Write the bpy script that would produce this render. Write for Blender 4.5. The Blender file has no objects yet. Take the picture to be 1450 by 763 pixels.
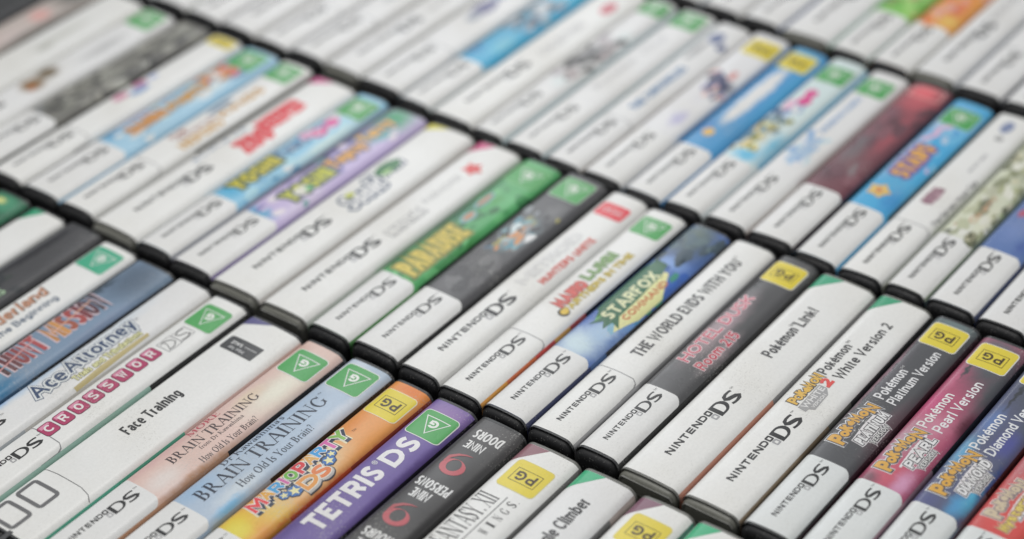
import bpy, bmesh, math, random
from mathutils import Matrix, Vector
random.seed(7)
S = bpy.context.scene
COL = S.collection
MM = 0.001

# ------------------------------------------------------------------ camera
CAM_AZ, CAM_EL, CAM_ROLL = math.radians(-141.973), math.radians(36.375), math.radians(-1.957)
TGT = Vector((70.77, 84.49, 0.0)); DIST = 830.25
pos = TGT + DIST * Vector((math.cos(CAM_EL) * math.cos(CAM_AZ), math.cos(CAM_EL) * math.sin(CAM_AZ), math.sin(CAM_EL)))
zc = (pos - TGT).normalized()
xc = Vector((0, 0, 1)).cross(zc).normalized()
yc = zc.cross(xc)
cr, sr = math.cos(CAM_ROLL), math.sin(CAM_ROLL)
xr, yr = xc * cr + yc * sr, yc * cr - xc * sr
cd = bpy.data.cameras.new('camera')
cam = bpy.data.objects.new('camera', cd)
COL.objects.link(cam)
M = Matrix((xr, yr, zc)).transposed().to_4x4()
M.translation = pos * MM
cam.matrix_world = M
cd.sensor_width = 36.0
cd.lens = 74.06
cd.clip_start = 0.02
cd.clip_end = 20
cd.dof.use_dof = True
cd.dof.focus_distance = 0.752
cd.dof.aperture_fstop = 4.3
S.camera = cam

# ------------------------------------------------------------------ light
W = bpy.data.worlds.new("World")
S.world = W
W.use_nodes = True
W.node_tree.nodes['Background'].inputs[0].default_value = (0.95, 0.98, 1.0, 1)
W.node_tree.nodes['Background'].inputs[1].default_value = 0.245


def area(name, loc, tgt, sx, sy, power, color=(1, 1, 1)):
    l = bpy.data.lights.new(name, 'AREA')
    l.shape = 'RECTANGLE'; l.size = sx; l.size_y = sy; l.energy = power; l.color = color
    o = bpy.data.objects.new(name, l); COL.objects.link(o)
    o.location = loc
    o.rotation_euler = (Vector(tgt) - Vector(loc)).to_track_quat('-Z', 'Y').to_euler()
    return o


area('ceiling_softbox', (0.15, 0.25, 1.55), (0.1, 0.0, 0), 1.1, 0.8, 13.2, (1, 0.985, 0.96))
# area light added beyond the far rows for a sheen on the sleeves
area('sheen_light', (1.15, 0.95, 0.95), (0.25, 0.15, 0), 0.5, 0.8, 3.4, (0.94, 0.97, 1))
S.view_settings.view_transform = 'Standard'
S.view_settings.look = 'None'
S.view_settings.exposure = 0.08
S.view_settings.gamma = 1.0


# ------------------------------------------------------------------ materials
def lin(h):
    h = h.lstrip('#')
    out = []
    for i in (0, 2, 4):
        c = int(h[i:i + 2], 16) / 255
        out.append(c / 12.92 if c <= 0.04045 else ((c + 0.055) / 1.055) ** 2.4)
    return (out[0], out[1], out[2], 1)


def pigment(h):
    c = lin(h)
    k = .88 + .34 * min(1.0, max(c[:3]) / .3)     # tone gain: lighter colours raised, darkest ones lowered
    return tuple(min(x * k, max(x * min(k, 1), .84)) for x in c[:3]) + (1,)


MATS = {}


def finish(nt, colsock, rough, coat, grain=0.032, bump=0.05, spec=0.4):
    b = nt.nodes['Principled BSDF']
    tc = nt.nodes.new('ShaderNodeTexCoord')
    n = nt.nodes.new('ShaderNodeTexNoise'); n.inputs['Scale'].default_value = 900; n.inputs['Detail'].default_value = 3
    nt.links.new(tc.outputs['Object'], n.inputs['Vector'])
    n2 = nt.nodes.new('ShaderNodeTexNoise'); n2.inputs['Scale'].default_value = 60; n2.inputs['Detail'].default_value = 4
    nt.links.new(tc.outputs['Object'], n2.inputs['Vector'])
    mr = nt.nodes.new('ShaderNodeMapRange')
    mr.inputs[1].default_value = 0.3; mr.inputs[2].default_value = 0.7
    mr.inputs[3].default_value = 1 - grain; mr.inputs[4].default_value = 1 + grain
    nt.links.new(n.outputs['Fac'], mr.inputs[0])
    mr2 = nt.nodes.new('ShaderNodeMapRange')
    mr2.inputs[1].default_value = 0.3; mr2.inputs[2].default_value = 0.7
    mr2.inputs[3].default_value = 1 - grain * 0.6; mr2.inputs[4].default_value = 1 + grain * 0.6
    nt.links.new(n2.outputs['Fac'], mr2.inputs[0])
    mu = nt.nodes.new('ShaderNodeMath'); mu.operation = 'MULTIPLY'
    nt.links.new(mr.outputs[0], mu.inputs[0]); nt.links.new(mr2.outputs[0], mu.inputs[1])
    vm = nt.nodes.new('ShaderNodeVectorMath'); vm.operation = 'SCALE'
    if isinstance(colsock, tuple):
        vm.inputs[0].default_value = colsock[:3]
    else:
        nt.links.new(colsock, vm.inputs[0])
    nt.links.new(mu.outputs[0], vm.inputs['Scale'])
    rr = nt.nodes.new('ShaderNodeMapRange')
    rr.inputs[3].default_value = rough * 0.8; rr.inputs[4].default_value = min(1, rough * 1.25)
    nt.links.new(n2.outputs['Fac'], rr.inputs[0]); nt.links.new(rr.outputs[0], b.inputs['Roughness'])
    b.inputs['Specular IOR Level'].default_value = spec
    b.inputs['Coat Weight'].default_value = coat
    n3 = nt.nodes.new('ShaderNodeTexNoise'); n3.inputs['Scale'].default_value = 22; n3.inputs['Detail'].default_value = 5
    nt.links.new(tc.outputs['Object'], n3.inputs['Vector'])
    cr_ = nt.nodes.new('ShaderNodeMapRange'); cr_.inputs[1].default_value = .35; cr_.inputs[2].default_value = .65
    cr_.inputs[3].default_value = .14; cr_.inputs[4].default_value = .34
    nt.links.new(n3.outputs['Fac'], cr_.inputs[0]); nt.links.new(cr_.outputs[0], b.inputs['Coat Roughness'])
    # rubbed flecks and a little yellowing
    vo = nt.nodes.new('ShaderNodeTexNoise'); vo.inputs['Scale'].default_value = 1500; vo.inputs['Detail'].default_value = 1
    nt.links.new(tc.outputs['Object'], vo.inputs['Vector'])
    ms_ = nt.nodes.new('ShaderNodeMath'); ms_.operation = 'MULTIPLY'
    nt.links.new(vo.outputs['Fac'], ms_.inputs[0]); nt.links.new(n3.outputs['Fac'], ms_.inputs[1])
    fk = nt.nodes.new('ShaderNodeMapRange'); fk.inputs[1].default_value = .40; fk.inputs[2].default_value = .46; fk.inputs[4].default_value = .36
    nt.links.new(ms_.outputs[0], fk.inputs[0])
    fm = nt.nodes.new('ShaderNodeMix'); fm.data_type = 'RGBA'; fm.inputs[7].default_value = (.55, .54, .52, 1)
    nt.links.new(fk.outputs[0], fm.inputs[0]); nt.links.new(vm.outputs[0], fm.inputs[6])
    ye = nt.nodes.new('ShaderNodeMapRange'); ye.inputs[1].default_value = .5; ye.inputs[2].default_value = .75; ye.inputs[4].default_value = .35
    nt.links.new(n3.outputs['Fac'], ye.inputs[0])
    ym = nt.nodes.new('ShaderNodeMix'); ym.data_type = 'RGBA'; ym.blend_type = 'MULTIPLY'; ym.inputs[7].default_value = (.93, .90, .84, 1)
    nt.links.new(ye.outputs[0], ym.inputs[0]); nt.links.new(fm.outputs[2], ym.inputs[6])
    nt.links.new(ym.outputs[2], b.inputs['Base Color'])
    if bump:
        bp = nt.nodes.new('ShaderNodeBump'); bp.inputs['Strength'].default_value = bump; bp.inputs['Distance'].default_value = 0.0004
        nt.links.new(n2.outputs['Fac'], bp.inputs['Height']); nt.links.new(bp.outputs[0], b.inputs['Normal'])


def ink(h):
    """flat printed colour under the clear sleeve"""
    k = 'ink_' + h
    if k not in MATS:
        m = bpy.data.materials.new(k); m.use_nodes = True
        finish(m.node_tree, pigment(h), 0.5, 0.55)
        MATS[k] = m
    return MATS[k]


def plastic(name, h, rough=0.38, spec=0.5, trans=0.0):
    if name not in MATS:
        m = bpy.data.materials.new(name); m.use_nodes = True
        finish(m.node_tree, lin(h), rough, 0.0, 0.12, 0.15, spec)
        m.node_tree.nodes['Principled BSDF'].inputs['Transmission Weight'].default_value = trans
        MATS[name] = m
    return MATS[name]


# soft printed spot: node group mixing a colour into another around a centre in millimetres
G = bpy.data.node_groups.new('soft_spot', 'ShaderNodeTree')
for nm, ty, io in (('Color', 'NodeSocketColor', 'INPUT'), ('UV', 'NodeSocketVector', 'INPUT'), ('Centre', 'NodeSocketVector', 'INPUT'),
                   ('InvRadius', 'NodeSocketVector', 'INPUT'), ('Spot', 'NodeSocketColor', 'INPUT'), ('Soft', 'NodeSocketFloat', 'INPUT'),
                   ('Color', 'NodeSocketColor', 'OUTPUT')):
    G.interface.new_socket(nm, in_out=io, socket_type=ty)
gi = G.nodes.new('NodeGroupInput'); go = G.nodes.new('NodeGroupOutput')
v1 = G.nodes.new('ShaderNodeVectorMath'); v1.operation = 'SUBTRACT'
G.links.new(gi.outputs['UV'], v1.inputs[0]); G.links.new(gi.outputs['Centre'], v1.inputs[1])
v2 = G.nodes.new('ShaderNodeVectorMath'); v2.operation = 'MULTIPLY'
G.links.new(v1.outputs[0], v2.inputs[0]); G.links.new(gi.outputs['InvRadius'], v2.inputs[1])
v3 = G.nodes.new('ShaderNodeVectorMath'); v3.operation = 'LENGTH'
G.links.new(v2.outputs[0], v3.inputs[0])
m1 = G.nodes.new('ShaderNodeMapRange'); m1.interpolation_type = 'SMOOTHSTEP'
m1.inputs[2].default_value = 1.0; m1.inputs[3].default_value = 1.0; m1.inputs[4].default_value = 0.0
G.links.new(v3.outputs['Value'], m1.inputs[0])
ms = G.nodes.new('ShaderNodeMath'); ms.operation = 'SUBTRACT'; ms.inputs[0].default_value = 1.0
G.links.new(gi.outputs['Soft'], ms.inputs[1]); G.links.new(ms.outputs[0], m1.inputs[1])
mx = G.nodes.new('ShaderNodeMix'); mx.data_type = 'RGBA'
G.links.new(m1.outputs[0], mx.inputs[0]); G.links.new(gi.outputs['Color'], mx.inputs[6]); G.links.new(gi.outputs['Spot'], mx.inputs[7])
G.links.new(mx.outputs[2], go.inputs['Color'])


def art(base, spots, warp=1.5):
    """printed artwork: base colour with soft spots (u, v, ru, rv, colour, softness) in mm"""
    k = 'art_%d' % len(MATS)
    m = bpy.data.materials.new(k); m.use_nodes = True
    nt = m.node_tree
    uv = nt.nodes.new('ShaderNodeUVMap'); uv.uv_map = 'UVMap'
    n = nt.nodes.new('ShaderNodeTexNoise'); n.inputs['Scale'].default_value = 0.35; n.inputs['Detail'].default_value = 4
    nt.links.new(uv.outputs[0], n.inputs['Vector'])
    s = nt.nodes.new('ShaderNodeVectorMath'); s.operation = 'SUBTRACT'; s.inputs[1].default_value = (.5, .5, .5)
    nt.links.new(n.outputs['Color'], s.inputs[0])
    s2 = nt.nodes.new('ShaderNodeVectorMath'); s2.operation = 'SCALE'; s2.inputs['Scale'].default_value = warp * 2
    nt.links.new(s.outputs[0], s2.inputs[0])
    a = nt.nodes.new('ShaderNodeVectorMath'); a.operation = 'ADD'
    nt.links.new(uv.outputs[0], a.inputs[0]); nt.links.new(s2.outputs[0], a.inputs[1])
    fl = nt.nodes.new('ShaderNodeVectorMath'); fl.operation = 'MULTIPLY'; fl.inputs[1].default_value = (1, 1, 0)
    nt.links.new(a.outputs[0], fl.inputs[0])
    rgb = nt.nodes.new('ShaderNodeRGB'); rgb.outputs[0].default_value = pigment(base)
    cur = rgb.outputs[0]
    for (u, v, ru, rv, c, so) in spots:
        g = nt.nodes.new('ShaderNodeGroup'); g.node_tree = G
        nt.links.new(cur, g.inputs['Color']); nt.links.new(fl.outputs[0], g.inputs['UV'])
        g.inputs['Centre'].default_value = (u, v, 0); g.inputs['InvRadius'].default_value = (1 / ru, 1 / rv, 0)
        g.inputs['Spot'].default_value = pigment(c); g.inputs['Soft'].default_value = so
        cur = g.outputs[0]
    finish(nt, cur, 0.5, 0.55)
    MATS[k] = m
    return m


# ------------------------------------------------------------------ spine profile
CROWN = 1.3
RC = 3.4
GAP = 0.42


def prof(v, w):
    h = w / 2 - GAP
    x = min(abs(v - w / 2), h)
    z = CROWN - 0.7 * (x / h) ** 2
    k = x - (h - RC)
    if k > 0:
        z -= RC - math.sqrt(max(0.0, RC * RC - k * k))
    return z


def knots(w):
    h = w / 2 - GAP
    ks = []
    x = 0.0
    while x < h - RC - 0.8:
        ks.append(x); x += 1.6
    ks.append(h - RC)
    for a in (12, 24, 36, 48, 60, 70, 80):
        ks.append(h - RC + RC * math.sin(math.radians(a)))
    ks.append(h)
    out = sorted(set([w / 2 + k for k in ks] + [w / 2 - k for k in ks]))
    return out


def link(name, me, parent=None, mats=()):
    o = bpy.data.objects.new(name, me)
    COL.objects.link(o)
    for m in mats:
        me.materials.append(m)
    if parent:
        o.parent = parent
    return o


def smooth(me):
    me.polygons.foreach_set('use_smooth', [True] * len(me.polygons))


# ------------------------------------------------------------------ 2-D shape makers: return list of (verts, faces)
def box(u0, v0, u1, v1):
    return ([(u0, v0), (u1, v0), (u1, v1), (u0, v1)], [(0, 1, 2, 3)])


def ell(cu, cv, ru, rv, n=20):
    return ([(cu + ru * math.cos(2 * math.pi * i / n), cv + rv * math.sin(2 * math.pi * i / n)) for i in range(n)], [tuple(range(n))])


def rrect_pts(u0, v0, u1, v1, r, n=5):
    if not isinstance(r, (tuple, list)):
        r = (r, r, r, r)
    P = []
    for (cu, cv, a0, rr) in ((u1 - r[0], v1 - r[0], 0, r[0]), (u0 + r[1], v1 - r[1], 90, r[1]), (u0 + r[2], v0 + r[2], 180, r[2]), (u1 - r[3], v0 + r[3], 270, r[3])):
        for i in range(n + 1):
            a = math.radians(a0 + 90 * i / n)
            P.append((cu + rr * math.cos(a), cv + rr * math.sin(a)))
    return P


def rrect(u0, v0, u1, v1, r, n=5):
    P = rrect_pts(u0, v0, u1, v1, r, n)
    return (P, [tuple(range(len(P)))])


def ring(outer, inner):
    n = len(outer)
    return (outer + inner, [(i, (i + 1) % n, n + (i + 1) % n, n + i) for i in range(n)])


def rring(u0, v0, u1, v1, r, t):
    return ring(rrect_pts(u0, v0, u1, v1, r), rrect_pts(u0 + t, v0 + t, u1 - t, v1 - t, max(0.01, r - t)))


def poly(pts):
    return (list(pts), [tuple(range(len(pts)))])


def stroke(pts, w, ws=None):
    """ribbon along a polyline; ws = width at each point"""
    n = len(pts); L = []; R = []
    for i, (x, y) in enumerate(pts):
        a = pts[max(0, i - 1)]; b = pts[min(n - 1, i + 1)]
        dx, dy = b[0] - a[0], b[1] - a[1]
        d = math.hypot(dx, dy) or 1
        nx, ny = -dy / d, dx / d
        k = (ws[i] if ws else w) / 2
        if 0 < i < n - 1:
            ax, ay = x - pts[i - 1][0], y - pts[i - 1][1]
            dd = math.hypot(ax, ay) or 1
            co = abs((-ay / dd) * nx + (ax / dd) * ny)
            k /= max(0.5, co)
        L.append((x + nx * k, y + ny * k)); R.append((x - nx * k, y - ny * k))
    return (L + R, [(i, i + 1, n + i + 1, n + i) for i in range(n - 1)])


def star(cu, cv, r, k=0.45, rot=0.3, n=5):
    return poly([(cu + (r if i % 2 == 0 else r * k) * math.cos(rot + math.pi * i / n), cv + (r if i % 2 == 0 else r * k) * math.sin(rot + math.pi * i / n)) for i in range(2 * n)])


# ------------------------------------------------------------------ lettering
# a plain bold sans alphabet drawn with constant-width strokes. glyph: (width, top level, strokes)
# stroke kinds: 'l' straight with square ends, 'c' smoothed with flat ends, 'o' smoothed closed, 'p' closed straight
def _sm(P, closed=False, n=5):
    out = []
    m = len(P)
    rng = range(m) if closed else range(m - 1)
    for i in rng:
        if closed:
            a, b, c_, d = P[(i - 1) % m], P[i], P[(i + 1) % m], P[(i + 2) % m]
        else:
            a, b, c_, d = P[max(0, i - 1)], P[i], P[i + 1], P[min(m - 1, i + 2)]
        for j in range(n):
            t = j / n; t2 = t * t; t3 = t2 * t
            out.append(tuple(.5 * (2 * b[k] + (c_[k] - a[k]) * t + (2 * a[k] - 5 * b[k] + 4 * c_[k] - d[k]) * t2 + (3 * b[k] - a[k] - 3 * c_[k] + d[k]) * t3) for k in (0, 1)))
    if not closed:
        out.append(P[-1])
    return out


def _ar(cx, cy, rx, ry, a0, a1, n=12):
    return [(cx + rx * math.cos(math.radians(a0 + (a1 - a0) * i / n)), cy + ry * math.sin(math.radians(a0 + (a1 - a0) * i / n))) for i in range(n + 1)]


XH = .72
_O = _ar(.5, .5, .5, .5, 0, 345, 23)
_o = _ar(.5, .36, .5, .36, 0, 345, 23)
_n = [(0, .38), (.08, .6), (.3, .71), (.55, .72), (.85, .66), (1, .48), (1, .3)]
FG = {
    'A': (.8, 1, [('l', [(0, 0), (.5, 1), (1, 0)]), ('b', [(.2, .32), (.8, .32)])]),
    'B': (.66, 1, [('p', [(0, 0), (0, .53), (.6, .53), (.85, .5), (.97, .4), (1, .27), (.97, .14), (.85, .03), (.6, 0)]), ('p', [(0, .53), (0, 1), (.55, 1), (.8, .97), (.92, .87), (.94, .77), (.9, .64), (.78, .56), (.55, .53)])]),
    'C': (.68, 1, [('c', [(1, .82), (.85, .95), (.6, 1), (.3, .93), (.08, .75), (0, .5), (.08, .25), (.3, .07), (.6, 0), (.85, .05), (1, .18)])]),
    'D': (.74, 1, [('p', [(0, 0), (0, 1), (.4, 1), (.65, .96), (.87, .82), (1, .6), (1, .4), (.87, .18), (.65, .04), (.4, 0)])]),
    'E': (.56, 1, [('l', [(1, 1), (0, 1), (0, 0), (1, 0)]), ('b', [(0, .52), (.9, .52)])]),
    'F': (.54, 1, [('l', [(1, 1), (0, 1), (0, 0)]), ('b', [(0, .5), (.9, .5)])]),
    'G': (.76, 1, [('c', [(.95, .84), (.8, .95), (.57, 1), (.3, .94), (.08, .76), (0, .5), (.08, .24), (.3, .06), (.6, 0), (.85, .05), (.98, .12)]), ('l', [(1, .08), (1, .46), (.6, .46)])]),
    'H': (.72, 1, [('l', [(0, 0), (0, 1)]), ('l', [(1, 0), (1, 1)]), ('b', [(0, .52), (1, .52)])]),
    'I': (.2, 1, [('l', [(.5, 0), (.5, 1)])]),
    'J': (.5, 1, [('c', [(1, 1.04), (1, .6), (1, .3), (.9, .1), (.6, 0), (.3, .02), (0, .12)])]),
    'K': (.72, 1, [('l', [(0, 0), (0, 1)]), ('b', [(.05, .42), (.95, 1)]), ('b', [(.3, .58), (1, 0)])]),
    'L': (.54, 1, [('l', [(0, 1), (0, 0), (1, 0)])]),
    'M': (.9, 1, [('l', [(0, 0), (.04, 1), (.5, .25), (.96, 1), (1, 0)])]),
    'N': (.76, 1, [('l', [(0, 0), (0, 1), (1, 0), (1, 1)])]),
    'O': (.82, 1, [('q', _O)]),
    'P': (.64, 1, [('l', [(0, 0), (0, .45)]), ('p', [(0, .44), (0, 1), (.55, 1), (.82, .97), (.97, .86), (1, .72), (.97, .58), (.82, .47), (.55, .44)])]),
    'Q': (.82, 1, [('q', _O), ('b', [(.55, .3), (1, 0)])]),
    'R': (.68, 1, [('l', [(0, 0), (0, .45)]), ('p', [(0, .46), (0, 1), (.55, 1), (.8, .97), (.93, .86), (.95, .73), (.92, .6), (.78, .49), (.55, .46)]), ('b', [(.55, .46), (1, 0)])]),
    'S': (.6, 1, [('c', [(.95, .87), (.75, .97), (.5, 1), (.2, .96), (.05, .83), (.08, .66), (.35, .55), (.68, .45), (.95, .33), (.97, .16), (.78, .03), (.45, 0), (.2, .03), (0, .12)])]),
    'T': (.66, 1, [('l', [(0, 1), (1, 1)]), ('l', [(.5, 0), (.5, .95)])]),
    'U': (.72, 1, [('c', [(0, 1.04), (0, .7), (0, .35), (.1, .12), (.35, 0), (.65, 0), (.9, .12), (1, .35), (1, .7), (1, 1.04)])]),
    'V': (.76, 1, [('l', [(0, 1), (.5, 0), (1, 1)])]),
    'W': (1.1, 1, [('l', [(0, 1), (.25, 0), (.5, .92), (.75, 0), (1, 1)])]),
    'X': (.74, 1, [('l', [(0, 0), (1, 1)]), ('l', [(0, 1), (1, 0)])]),
    'Y': (.72, 1, [('l', [(0, 1), (.5, .45), (1, 1)]), ('l', [(.5, 0), (.5, .45)])]),
    'Z': (.66, 1, [('l', [(0, 1), (1, 1), (0, 0), (1, 0)])]),
    'a': (.54, XH, [('c', [(.08, .6), (.3, .71), (.6, .72), (.9, .64), (1, .48), (1, .25), (1, -.03)]), ('q', _ar(.48, .2, .48, .2, 0, 340, 17))]),
    'b': (.58, XH, [('l', [(0, 0), (0, 1)]), ('q', _o)]),
    'c': (.48, XH, [('c', [(1, .62), (.75, .71), (.5, .72), (.15, .62), (0, .36), (.15, .1), (.5, 0), (.75, .01), (1, .1)])]),
    'd': (.58, XH, [('l', [(1, 0), (1, 1)]), ('q', _o)]),
    'e': (.56, XH, [('c', [(0, .37), (.5, .37), (1, .37), (.97, .55), (.8, .68), (.5, .72), (.2, .67), (.02, .5), (0, .3), (.12, .1), (.45, 0), (.75, .02), (.97, .1)])]),
    'f': (.36, 1, [('c', [(1, .97), (.7, 1), (.42, .9), (.36, .7), (.36, -.03)]), ('b', [(0, .7), (.9, .7)])]),
    'g': (.58, XH, [('c', [(1, .76), (1, .4), (1, .05), (.92, -.15), (.65, -.26), (.35, -.26), (.08, -.18)]), ('q', _o)]),
    'h': (.56, XH, [('l', [(0, 0), (0, 1)]), ('c', _n + [(1, -.03)])]),
    'i': (.2, XH, [('l', [(.5, 0), (.5, XH)]), ('d', [(.5, .93)])]),
    'j': (.24, XH, [('l', [(.5, -.2), (.5, XH)]), ('d', [(.5, .93)])]),
    'k': (.54, XH, [('l', [(0, 0), (0, 1)]), ('b', [(.08, .3), (.9, .72)]), ('b', [(.35, .44), (1, 0)])]),
    'l': (.2, 1, [('l', [(.5, 0), (.5, 1)])]),
    'm': (.86, XH, [('l', [(0, 0), (0, XH)]), ('c', [(0, .45), (.08, .64), (.25, .72), (.42, .66), (.5, .5), (.5, .2), (.5, -.03)]), ('c', [(.5, .45), (.58, .64), (.75, .72), (.92, .66), (1, .5), (1, .2), (1, -.03)])]),
    'n': (.56, XH, [('l', [(0, 0), (0, XH)]), ('c', _n + [(1, -.03)])]),
    'o': (.6, XH, [('q', _o)]),
    'p': (.58, XH, [('l', [(0, -.26), (0, XH)]), ('q', _o)]),
    'r': (.38, XH, [('l', [(0, 0), (0, XH)]), ('c', [(0, .4), (.2, .62), (.5, .71), (1, .7)])]),
    's': (.48, XH, [('c', [(.92, .64), (.6, .72), (.25, .7), (.04, .57), (.2, .43), (.6, .34), (.96, .22), (.85, .04), (.45, 0), (0, .07)])]),
    't': (.38, XH, [('c', [(.35, .95), (.35, .5), (.35, .2), (.5, .03), (.75, 0), (1, .02)]), ('b', [(0, .7), (1, .7)])]),
    'u': (.56, XH, [('l', [(1, 0), (1, XH)]), ('c', [(0, .75), (0, .5), (0, .25), (.15, .05), (.45, 0), (.75, .03), (.95, .2), (1, .34)])]),
    'v': (.56, XH, [('l', [(0, XH), (.5, 0), (1, XH)])]),
    'w': (.84, XH, [('l', [(0, XH), (.25, 0), (.5, .68), (.75, 0), (1, XH)])]),
    'y': (.56, XH, [('l', [(0, XH), (.5, 0)]), ('l', [(1, XH), (.3, -.26)])]),
    '0': (.62, 1, [('q', _O)]), '1': (.4, 1, [('l', [(.8, 0), (.8, 1)]), ('b', [(0, .75), (.8, 1)])]),
    '2': (.58, 1, [('c', [(.05, .82), (.25, .96), (.5, 1), (.82, .93), (.95, .72), (.8, .48), (.4, .22), (0, 0)]), ('l', [(0, 0), (1, 0)])]),
    '5': (.56, 1, [('l', [(.9, 1), (.1, 1), (.06, .56)]), ('c', [(.03, .55), (.4, .62), (.75, .57), (.97, .4), (.97, .2), (.75, .04), (.4, 0), (0, .06)])]),
    '!': (.2, 1, [('l', [(.5, .36), (.5, 1)]), ('d', [(.5, .06)])]), '.': (.2, 1, [('d', [(.5, .06)])]),
    "'": (.16, 1, [('l', [(.5, .78), (.5, 1)])]), '+': (.5, 1, [('b', [(0, .5), (1, .5)]), ('b', [(.5, .2), (.5, .8)])]), '-': (.4, 1, [('b', [(0, .42), (1, .42)])]),
}
FG['é'] = (.56, XH, FG['e'][2] + [('b', [(.42, .86), (.7, 1.04)])])


def _closed(pts, w):
    n = len(pts); O = []; I = []
    for i in range(n):
        a, b, c_ = pts[i - 1], pts[i], pts[(i + 1) % n]
        d1 = (b[0] - a[0], b[1] - a[1]); d2 = (c_[0] - b[0], c_[1] - b[1])
        l1 = math.hypot(*d1) or 1; l2 = math.hypot(*d2) or 1
        nx = -(d1[1] / l1 + d2[1] / l2); ny = d1[0] / l1 + d2[0] / l2
        l = math.hypot(nx, ny) or 1
        nx /= l; ny /= l
        co = max(.6, abs(nx * -d1[1] / l1 + ny * d1[0] / l1))
        k = w / 2 / co
        O.append((b[0] + nx * k, b[1] + ny * k)); I.append((b[0] - nx * k, b[1] - ny * k))
    return ring(O, I)


def _open(pts, w, ext):
    """ribbon with true mitres"""
    pts = list(pts)
    if ext:
        for e, f in ((0, 1), (-1, -2)):
            dx, dy = pts[e][0] - pts[f][0], pts[e][1] - pts[f][1]
            d = math.hypot(dx, dy) or 1
            pts[e] = (pts[e][0] + dx / d * ext, pts[e][1] + dy / d * ext)
    n = len(pts); Lf = []; Rt = []
    for i in range(n):
        b = pts[i]
        d1 = (b[0] - pts[i - 1][0], b[1] - pts[i - 1][1]) if i else None
        d2 = (pts[i + 1][0] - b[0], pts[i + 1][1] - b[1]) if i < n - 1 else None
        d1 = d1 or d2; d2 = d2 or d1
        l1 = math.hypot(*d1) or 1; l2 = math.hypot(*d2) or 1
        nx = -(d1[1] / l1 + d2[1] / l2); ny = d1[0] / l1 + d2[0] / l2
        l = math.hypot(nx, ny)
        if l < 1e-6: nx, ny, l = -d1[1] / l1, d1[0] / l1, 1
        nx /= l; ny /= l
        co = max(.5, abs(nx * -d1[1] / l1 + ny * d1[0] / l1))
        k = w / 2 / co
        Lf.append((b[0] + nx * k, b[1] + ny * k)); Rt.append((b[0] - nx * k, b[1] - ny * k))
    return (Lf + Rt, [(i, i + 1, n + i + 1, n + i) for i in range(n - 1)])


def T(s, u0, u1, vt, vb, off=0.0, shear=0.0, rot=False, grow=0.0, sp=1.0, dshift=(0, 0), wt=None):
    """a line of lettering fitted to u0..u1, cap top vt, baseline vb (mm); returns one shape per stroke"""
    if rot:
        run = abs(u1 - u0); H = abs(vb - vt)
    else:
        run = u1 - u0; H = abs(vb - vt)
    w0 = (wt if wt else (.155 + off * 1.0)) * H
    gap = .085 * sp
    tot = 0; lay = []
    for i, ch in enumerate(s):
        if ch == ' ':
            tot += .3; continue
        g = FG[ch]; lay.append((tot, g)); tot += g[0] + gap
    tot -= gap
    narrow = [g for _, g in lay if g[0] < .3]
    sx = run / max(tot, .01)
    w0 = min(w0, .29 * sx)
    hw = w0 / 2
    out = []
    for x0, (gw, top, strokes) in lay:
        X0 = x0 * sx; GW = gw * sx

        def mp(p):
            x = X0 + hw + p[0] * (GW - 2 * hw) if GW > 2 * hw else X0 + GW / 2
            y = hw + p[1] / top * (top * H - 2 * hw)
            return (x + shear * y, y)
        W_ = w0 + 2 * grow * H * 1.25
        for kind, P in strokes:
            if kind == 'd':
                x, y = mp(P[0]); r = W_ * .58
                sh = (_ar(x, y, r, r, 0, 330, 11), [tuple(range(12))])
            elif kind == 'l':
                sh = _open([mp(p) for p in P], W_, hw + (W_ - w0) / 2)
            elif kind == 'b':
                sh = _open([mp(p) for p in P], W_, (W_ - w0) / 2)
            elif kind == 'c':
                sh = _open(_sm([mp(p) for p in P]), W_, (W_ - w0) / 2)
            elif kind == 'p':
                sh = _closed([mp(p) for p in P], W_)
            else:
                sh = _closed([mp(p) for p in P], W_)
            vs = []
            for x, y in sh[0]:
                if rot:
                    q = (vb + (vt - vb) * (y / H), u0 + (u1 - u0) * (x / run))
                else:
                    q = (u0 + x, vb + (vt - vb) * (y / H))
                vs.append((q[0] + dshift[0], q[1] + dshift[1]))
            out.append((vs, sh[1]))
    return out


def place(vs, x0, x1, cap, base, u0, u1, vt, vb, rot):
    """fit x0..x1 -> u0..u1 and baseline..cap -> vb..vt"""
    out = []
    for x, y in vs:
        a = (x - x0) / (x1 - x0); b = (y - base) / cap
        if rot:
            out.append((vb + (vt - vb) * b, u0 + (u1 - u0) * a))
        else:
            out.append((u0 + (u1 - u0) * a, vb + (vt - vb) * b))
    return out


# a seriffed alphabet drawn from stems, bars and bowls (cap height 1)
K = 0.165; k_ = 0.07


def _p(x0, y0, x1, y1, w):
    return ([(x0 - w / 2, y0), (x0 + w / 2, y0), (x1 + w / 2, y1), (x1 - w / 2, y1)], [(0, 1, 2, 3)])


def _b(x0, y0, x1, y1):
    return ([(x0, y0), (x1, y0), (x1, y1), (x0, y1)], [(0, 1, 2, 3)])


def _a(cx, cy, rx, ry, a0, a1, K=K, n=16):
    V = []; F = []
    for i in range(n + 1):
        a = math.radians(a0 + (a1 - a0) * i / n)
        c, s = math.cos(a), math.sin(a)
        w = k_ + (K - k_) * abs(c) ** 1.3
        V += [(cx + rx * c, cy + ry * s), (cx + (rx - w) * c, cy + (ry - min(w, ry * .6)) * s)]
    for i in range(n):
        F.append((2 * i, 2 * i + 1, 2 * i + 3, 2 * i + 2))
    return (V, F)


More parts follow.
